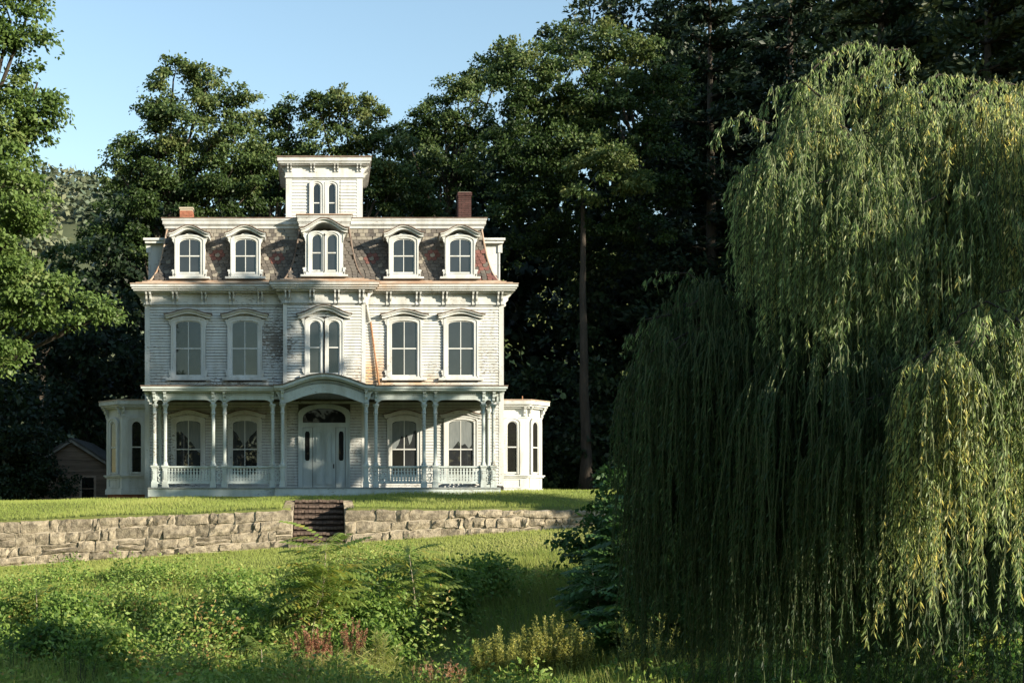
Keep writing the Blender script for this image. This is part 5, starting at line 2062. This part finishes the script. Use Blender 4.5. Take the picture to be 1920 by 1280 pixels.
def lawn():
    g = np.random.default_rng(61)
    n = 115000
    X = g.uniform(-13, 12, n); Y = g.uniform(-8.8, 2.5, n)
    keep = in_view(X, Y) & ~((np.abs(X) < 6.0) & (Y > -2.4)) & ~((np.abs(X) < 8.3) & (Y > -0.1)) & ~((X > ST0 - 0.28) & (X < ST1 + 0.28) & (Y < -6.2))
    keep &= g.random(n) < np.clip(1.1 - (Y + 9) * 0.07, 0.4, 1)
    X, Y = X[keep], Y[keep]
    n = len(X)
    f = patch(X, Y, 0.9, 3)
    h = g.uniform(0.05, 0.12, n) * (0.7 + 0.7 * f) * np.where(Y < -8.5, 1.5, 1.0)
    o = bpy.data.objects.new('lawn_grass', blades('lawn_grass', X, Y, h, g.uniform(0.008, 0.016, n), 0.30 + 0.45 * f + g.normal(0, .13, n), 0.5 * g.random(n), LM['lawn'], 1))
    attach(o, None)
    tag(o, 'short grass of the upper lawn above the stone wall', 'grass', None, 'stuff')
    # lower lawn at the foot of the wall
    n = 135000
    X = g.uniform(-12, 13, n); Y = g.uniform(-16.5, -9.12, n)
    edge = -12.6 + 0.55 * np.sin(X * 0.9) - 0.8 * (X > 2) * np.clip((X - 2) / 4, 0, 1) + 1.2 * np.clip((-X - 2) / 6, 0, 1)
    keep = in_view(X, Y) & (g.random(n) < np.clip((Y - edge) / 0.8 + 0.75, 0.25, 1))
    X, Y, edge = X[keep], Y[keep], edge[keep]
    n = len(X)
    f = patch(X, Y, 0.8, 5)
    tall = np.clip((edge - Y) / 1.2 + 0.2, 0, 1)
    h = g.uniform(0.04, 0.09, n) + tall * g.uniform(0.05, 0.28, n)
    o = bpy.data.objects.new('meadow_grass', blades('meadow_grass', X, Y, h, g.uniform(0.008, 0.015, n) * (1 + 0.3 * tall), 0.40 + 0.40 * f + g.normal(0, .12, n), 0.45 * g.random(n), LM['lawn'], 2))
    attach(o, None)
    tag(o, 'bright mown grass at the foot of the stone wall', 'grass', None, 'stuff')


lawn()


def mound_leaves(X, Y, H, R, per, size, tint, seed, asp=0.5, up=0.3):
    """leafy weed clumps: leaves spread through low mounds"""
    g = np.random.default_rng(seed)
    n = len(X) * per
    i = np.repeat(np.arange(len(X)), per)
    a = g.uniform(0, 2 * PI, n); r = np.sqrt(g.random(n)) * R[i]
    x = X[i] + r * np.cos(a); y = Y[i] + r * np.sin(a)
    prof = np.clip(1 - (r / R[i]) ** 2, 0.12, 1)
    z = gz(x, y) + H[i] * prof * (1 - 0.75 * g.random(n) ** 2.0)
    P = np.stack([x, y, z], 1)
    D = np.stack([np.cos(a), np.sin(a), np.full(n, up)], 1) + g.normal(0, 0.7, (n, 3))
    Nn = g.normal(0, 0.6, (n, 3)) + np.array([0.75, -0.42, 0.40])
    L = size * g.uniform(0.6, 1.35, n)
    return P, D, Nn, L, L * asp, tint[i] + g.normal(0, 0.12, n)


def meadow():
    g = np.random.default_rng(71)
    # leafy weeds over the slope
    n = 2000
    X = g.uniform(-9, 12, n * 3); Y = g.uniform(-28.5, -13.0, n * 3)
    k = in_view(X, Y, 0.3)
    d = Y + CAMD
    edge = -13.6 + 0.5 * np.sin(X * 0.9) - 1.0 * (X > 2) + 0.9 * np.clip((-X - 2) / 6, 0, 1)
    k &= Y < edge
    # open grassy hollow on the right of the middle
    hollow = (X > 0.8) & (X < 5.2) & (d > 17.5) & (d < 25)
    k &= ~(hollow & (g.random(len(X)) < 0.85))
    X, Y = X[k][:1700], Y[k][:1700]
    n = len(X)
    d = Y + CAMD
    f = patch(X, Y, 0.7, 9)
    f2 = patch(X, Y, 1.3, 19)
    f3 = patch(X, Y, 2.2, 39)
    H = (0.22 + 1.05 * np.clip(f3 * 1.4 - 0.28, 0, 1) * g.uniform(0.5, 1.15, n)) * np.where(d < 18, 0.55, 1.0) * np.where(d > 25, 0.7, 1.0)
    R = g.uniform(0.25, 0.55, n)
    tint = 0.33 + 0.54 * f2 + g.normal(0, .12, n)
    tint = np.where((X > -3.2) & (X < -1.4) & (d > 18.5) & (d < 22) & (g.random(n) < 0.3), 0.97, tint)
    A = mound_leaves(X, Y, H, R, 128, 0.080, tint, 1, 0.48)
    near = d < 15.5
    me = leaf_mesh('meadow_weeds', *A, LM['weed'])
    o = bpy.data.objects.new('meadow_weeds', me); attach(o, None)
    tag(o, 'tangle of leafy green weeds covering the meadow slope', 'weeds', None, 'stuff')
    # tall grass through everything
    n = 150000
    X = g.uniform(-9, 12, n); Y = g.uniform(-29.0, -13.0, n)
    f = patch(X, Y, 0.8, 29)
    d = Y + CAMD
    k = in_view(X, Y, 0.3) & (g.random(n) < 0.25 + 0.8 * f)
    X, Y, f, d = X[k], Y[k], f[k], d[k]
    n = len(X)
    h = g.uniform(0.15, 0.62, n) * (0.45 + 0.8 * f) * np.where(d < 16, 0.85, 1.0) * np.where(d > 25, 0.65, 1)
    o = bpy.data.objects.new('tall_grass', blades('tall_grass', X, Y, h, g.uniform(0.007, 0.014, n), 0.33 + 0.5 * f + g.normal(0, .13, n), 0.15 + 0.45 * g.random(n), LM['grass'], 3))
    attach(o, None)
    tag(o, 'tall seeding grass mixed through the meadow weeds', 'grass', None, 'stuff')


meadow()


def stalk_clump(name, label, cat, px, py, d, n, rad, h, mat, leafsize, per, tint, seed, group=None, head=None, asp=0.35, stemmat=None):
    """upright plant: several leafy stalks, leaves set all along, denser seed heads on top"""
    p = at(px, py, d)
    g = np.random.default_rng(seed)
    z0 = float(gz(p.x, p.y))
    root = empty(name, (p.x, p.y, z0), label, cat, group)
    b = B()
    P, D, Nn, L, Tt = [], [], [], [], []
    hd = [[], [], [], [], []]
    for i in range(n):
        a, r = g.uniform(0, 2 * PI), rad * math.sqrt(g.random())
        x, y = p.x + r * math.cos(a), p.y + r * 0.7 * math.sin(a)
        z = float(gz(x, y))
        hh = h * g.uniform(0.6, 1.12) * (1 - 0.3 * (r / rad) ** 2)
        le = np.array([math.cos(a), math.sin(a) * 0.6]) * 0.18 * (r / rad) * hh + g.normal(0, 0.05 * hh, 2)
        tip = (x + le[0], y + le[1], z + hh)
        b.tube([(x, y, z - 0.03), (x + le[0] * 0.3, y + le[1] * 0.3, z + hh * 0.5), tip], [0.005, 0.004, 0.002], 3)
        t = g.uniform(0.15, 1.0, per)
        pos_ = np.stack([x + le[0] * t * t, y + le[1] * t * t, z + hh * t], 1)
        az = g.uniform(0, 2 * PI, per)
        P.append(pos_); D.append(np.stack([np.cos(az), np.sin(az), g.uniform(0.2, 1.1, per)], 1))
        nn = g.normal(0, .5, (per, 3)); nn[:, 2] += .7
        Nn.append(nn); L.append(leafsize * g.uniform(0.6, 1.3, per) * (1.15 - 0.5 * t)); Tt.append(g.normal(tint, .13, per) + (0.25 * (t - 0.5) if head is None else 0))
        if head:
            m = head[1]
            t = g.uniform(0.55, 1.03, m)
            pos_ = np.stack([x + le[0] * t * t, y + le[1] * t * t, z + hh * t], 1) + g.normal(0, 0.012, (m, 3))
            az = g.uniform(0, 2 * PI, m)
            hd[0].append(pos_); hd[1].append(np.stack([np.cos(az), np.sin(az), g.uniform(0.5, 2, m)], 1)); hd[2].append(g.normal(0, 1, (m, 3))); hd[3].append(g.uniform(0.016, 0.036, m)); hd[4].append(g.normal(.45, .25, m))
    b.build('stems', stemmat or MP['stem'], root)
    P, D, Nn, L, Tt = (np.concatenate(q) for q in (P, D, Nn, L, Tt))
    o = bpy.data.objects.new('leaves', leaf_mesh('leaves', P, D, Nn, L, L * asp, Tt, mat)); attach(o, root)
    if head:
        P, D, Nn, L, Tt = (np.concatenate(q) for q in hd)
        o = bpy.data.objects.new('seed_heads', leaf_mesh('seed_heads', P, D, Nn, L, L * 0.6, Tt, head[0])); attach(o, root)
    return root


# red dock
stalk_clump('dock_plant', 'wide clump of red seeding dock left of the narrow one', 'weed', 588, 1268, 18.2, 34, 0.22, 0.88, LM['weed'], 0.05, 16, .6, 1, 'red dock plants', (LM['dock'], 150), stemmat=MP['twig'])
stalk_clump('dock_plant', 'narrow spire of red seeding dock right of the wide clump', 'weed', 662, 1268, 18.2, 18, 0.10, 0.90, LM['weed'], 0.05, 14, .6, 2, 'red dock plants', (LM['dock'], 150), stemmat=MP['twig'])
stalk_clump('dock_plant', 'low rusty pink dock clump at the bottom edge', 'weed', 820, 1310, 16.6, 60, 0.36, 0.50, LM['rusty'], 0.05, 16, .6, 3, 'red dock plants', (LM['dock'], 40))
# goldenrod and pale brush
stalk_clump('goldenrod', 'brightest yellow goldenrod clump below the dark hollow', 'weed', 1045, 1290, 17.4, 130, 0.46, 1.0, LM['goldenrod'], 0.065, 80, .66, 4, 'goldenrod clumps', (LM['goldenrod'], 40), stemmat=MP['twig'])
stalk_clump('goldenrod', 'lower yellow goldenrod clump just left of the brightest', 'weed', 950, 1295, 17.2, 120, 0.50, 0.86, LM['goldenrod'], 0.065, 70, .60, 5, 'goldenrod clumps', (LM['goldenrod'], 30), stemmat=MP['twig'])
stalk_clump('shrub', 'thin twiggy pale shrub beside the willow strands at the bottom', 'shrub', 1210, 1295, 17.0, 54, 0.42, 1.25, LM['goldenrod'], 0.06, 80, .36, 6, None, stemmat=MP['twig'])
stalk_clump('weed_clump', 'pointed yellow-green weed spire right of the red dock', 'weed', 712, 1275, 18.0, 40, 0.18, 0.85, LM['grass'], 0.17, 34, .72, 7, 'upright weeds', None, 0.09, MP['twig'])
stalk_clump('weed_clump', 'upright green weed clump left of the red dock', 'weed', 378, 1275, 17.8, 26, 0.18, 0.72, LM['weed'], 0.09, 20, .68, 8, 'upright weeds', None, 0.2, MP['twig'])
stalk_clump('weed_clump', 'yellow-green weed mass at the bottom below the dock', 'weed', 640, 1310, 17.4, 150, 0.80, 0.62, LM['grass'], 0.13, 26, .72, 9, 'upright weeds', None, 0.12, MP['twig'])
for k, (px, py, d, h, lb) in enumerate([(1700, 1330, 15.2, 0.62, 'shaded leafy weeds under the willow at the bottom right'), (1480, 1330, 15.4, 0.62, 'shaded leafy weeds under the middle of the willow'), (1890, 1330, 14.8, 0.75, 'leafy weeds in the bottom right corner'),
                                        (1340, 1330, 15.6, 0.62, 'shaded leafy weeds right of the pale shrub')]):
    stalk_clump('weed_clump', lb, 'weed', px, py, d, 110, 0.75, h, LM['weed'], 0.075, 34, .36, 30 + k, 'upright weeds', None, 0.6, MP['twig'])
# dark dead stalks
for k, (px, py, d, h, n, lb) in enumerate([(876, 1075, 25.5, 0.80, 3, 'dark dead dock stalks standing above the hollow'), (300, 1262, 17.4, 0.62, 3, 'thin dark dead stalks left of the fern shoot'), (30, 1300, 17.0, 0.95, 22, 'dark reed stems in the bottom left corner'),
                                           (140, 1300, 17.0, 0.85, 22, 'dark reed stems right of the corner ones'), (805, 1330, 16.4, 0.50, 3, 'short dark dead stalk at the bottom beside the rusty dock')]):
    stalk_clump('dead_stalks', lb, 'weed', px, py, d, n, 0.14 if n < 5 else 0.30, h, LM['weed'] if n > 5 else LM['dark'], 0.03, 6, .3, 50 + k, 'dark dead stalks', (LM['dark'], 30) if n < 5 else None, 0.3, MP['deadstem'])


# dark thicket behind the willow, right of the hollow
for k, (x, y, lobs, lb) in enumerate([
        (7.4, -21.0, [(6.6, -21.2, -1.3, 1.0), (7.6, -20.8, -1.0, 1.2), (8.3, -21.6, -0.9, 1.1), (7.3, -21.4, -0.2, 0.8)], 'dark thicket bush behind the left strands of the willow'),
        (9.4, -22.6, [(8.9, -22.6, -1.2, 1.2), (9.9, -22.3, -0.8, 1.3), (9.3, -23.2, -0.1, 0.9), (10.6, -22.9, -1.0, 1.1)], 'dark thicket bush behind the middle of the willow'),
        (11.4, -20.0, [(10.9, -20.0, -1.0, 1.3), (12.0, -19.7, -0.6, 1.4), (11.5, -20.5, 0.4, 1.0)], 'dark thicket bush behind the right part of the willow'),
        (6.2, -18.2, [(5.8, -18.2, -1.2, 0.9), (6.6, -18.0, -1.0, 1.0), (6.2, -18.4, -0.4, 0.7)], 'dark thicket bush at the end of the stone wall behind the sumacs'),
        (8.6, -25.4, [(8.0, -25.4, -1.5, 0.9), (9.0, -25.2, -1.2, 1.0), (8.6, -25.7, -0.6, 0.7)], 'dark low bush close behind the willow trunk')]):
    tree('thicket_bush', lb, (x, y), [(q[0], q[1], q[2] + (0.5 if k != 2 else 0), q[3] * 1.15, 0.3) for q in lobs] + [(q[0], q[1], q[2] - 0.6, q[3], 0.3) for q in lobs], 0.13, 0.8, LM['sumac'], 400 + k, 0.05, 'bushes of the thicket', cat='shrub', limbs=False)


# leafy weed bushes that give the bank its lumps and shadows
for k, (px, d, h, r, tn, lb) in enumerate([
        (40, 24.0, 0.75, 0.50, .55, 'leafy bush at the left edge close under the stone wall'), (150, 22.0, 0.80, 0.55, .42, 'dark green bush on the bank right of the left-edge bush'),
        (255, 23.4, 0.70, 0.50, .62, 'light green bush below the long wall stretch, left third of the bank'), (345, 21.6, 0.65, 0.48, .35, 'dark low bush left of the rusty weeds'),
        (440, 24.2, 0.65, 0.46, .60, 'yellow-green bush under the wall left of the steps'), (545, 22.6, 0.95, 0.58, .50, 'full bush just left of the tallest sapling'),
        (650, 22.2, 1.10, 0.62, .52, 'big leafy bush behind the tallest sapling below the steps'), (725, 21.2, 0.95, 0.60, .34, 'dark bush between the two larger saplings'),
        (845, 23.0, 0.95, 0.55, .40, 'bush at the left lip of the dark hollow'), (925, 24.6, 0.70, 0.50, .55, 'sunlit bush at the top lip of the hollow'),
        (90, 19.6, 0.75, 0.50, .38, 'dark bush in the lower left of the bank'), (210, 19.4, 0.65, 0.48, .50, 'green bush right of the lower left one'),
        (690, 19.6, 0.55, 0.45, .30, 'dark low bush behind the red dock'), (470, 20.6, 0.60, 0.44, .32, 'dark low bush above the fern-like shoot')]):
    x, y = pp(px, d)
    z = float(gz(x, y))
    rn = random.Random(900 + k)
    lob = [(x + rn.uniform(-.5, .5) * r * 1.3, y + rn.uniform(-.5, .5) * r * 1.2, z + h * rn.uniform(0.25, 1.0), r * rn.uniform(0.5, 0.8), tn + rn.uniform(-.1, .1)) for q in range(6)]
    tree('weed_bush', lb, (x, y), lob, 0.085, 0.75, LM['weed'], 900 + k, 0.02, 'leafy weed bushes on the bank', cat='bush', limbs=False, topz=z + h * 0.5)

# shade: one loose tree opposite the left half of the house, a taller screen for the wood
shade_tree(-2.35, 30, 18.2, 3.25, 301, 'loose tree outside the view shading the porch and left front', 1.25, 2.0, 0.12)
shade_tree(12.0, 34, 24.5, 4.8, 302, 'tall tree outside the view shading the wood behind the house', 1.0, 2)
shade_tree(19.5, 38, 29.0, 5.4, 303, 'tall tree outside the view shading the great maple', 1.0, 2)
shade_tree(28.0, 36, 30.0, 5.6, 304, 'tall tree outside the view shading the upper slope', 1.0, 2)
st = shade_tree(36.0, 34, 30.0, 5.6, 305, 'tall tree outside the view shading the pines', 1.0, 2)
lob = []  # unseen crown stacked as a screen, shaped to shade the willow's middle
for sv_ in (-23.5, -22.9, -22.3, -21.7):
    for zv in (-1.4, -0.7, 0.0, 0.7, 1.4, 2.1, 2.8, 3.5, 4.2, 4.75):
        q = sunspot(sv_ + 0.1 * math.sin(zv * 5), 30.5 + 0.5 * math.sin(zv * 3 + sv_))
        lob.append((q[0], q[1], zv, 0.5, 0.45))
tree('maple_tree', 'low tree outside the view shading the heart of the willow', sunspot(-22.5, 30.5), lob, 0.3, 0.9, LM['maple'], 306, 0.15, 'trees out of view to the right', limbs=False)
shade_tree(-18.4, 27.0, 0.75, 1.7, 307, 'unseen shrubby tree added to shade the ground under the willow', 0.9, 0.2)  # out of view, put in to keep the ground there dark
# unseen trees added left of and behind the viewer to cut the sky light
for i, (x, y, sc, a) in enumerate([(-25, -4, 0.85, 0.3), (-29, -16, 0.95, 1.2), (-26, -29, 0.85, 2.2), (-21, -43, 0.8, 3.0), (-33, -52, 0.95, 4.0), (-17, -66, 0.75, 5.0), (21, -68, 0.8, 0.9), (38, -74, 0.95, 1.9), (-48, -30, 1.1, 2.7)]):
    z = float(gz(x, y)) - 0.2
    r = empty('maple_tree', (x, y, z), 'tall unseen tree added round the lawn to cut the sky light', 'tree', 'unseen trees added to cut the sky light')
    M = T((x, y, z)) @ RZ(a) @ Matrix.Scale(sc, 4) @ T(-Vector(st.location))
    for ch in st.children:
        inst(ch.name.split('.')[0], ch.data, M, r)
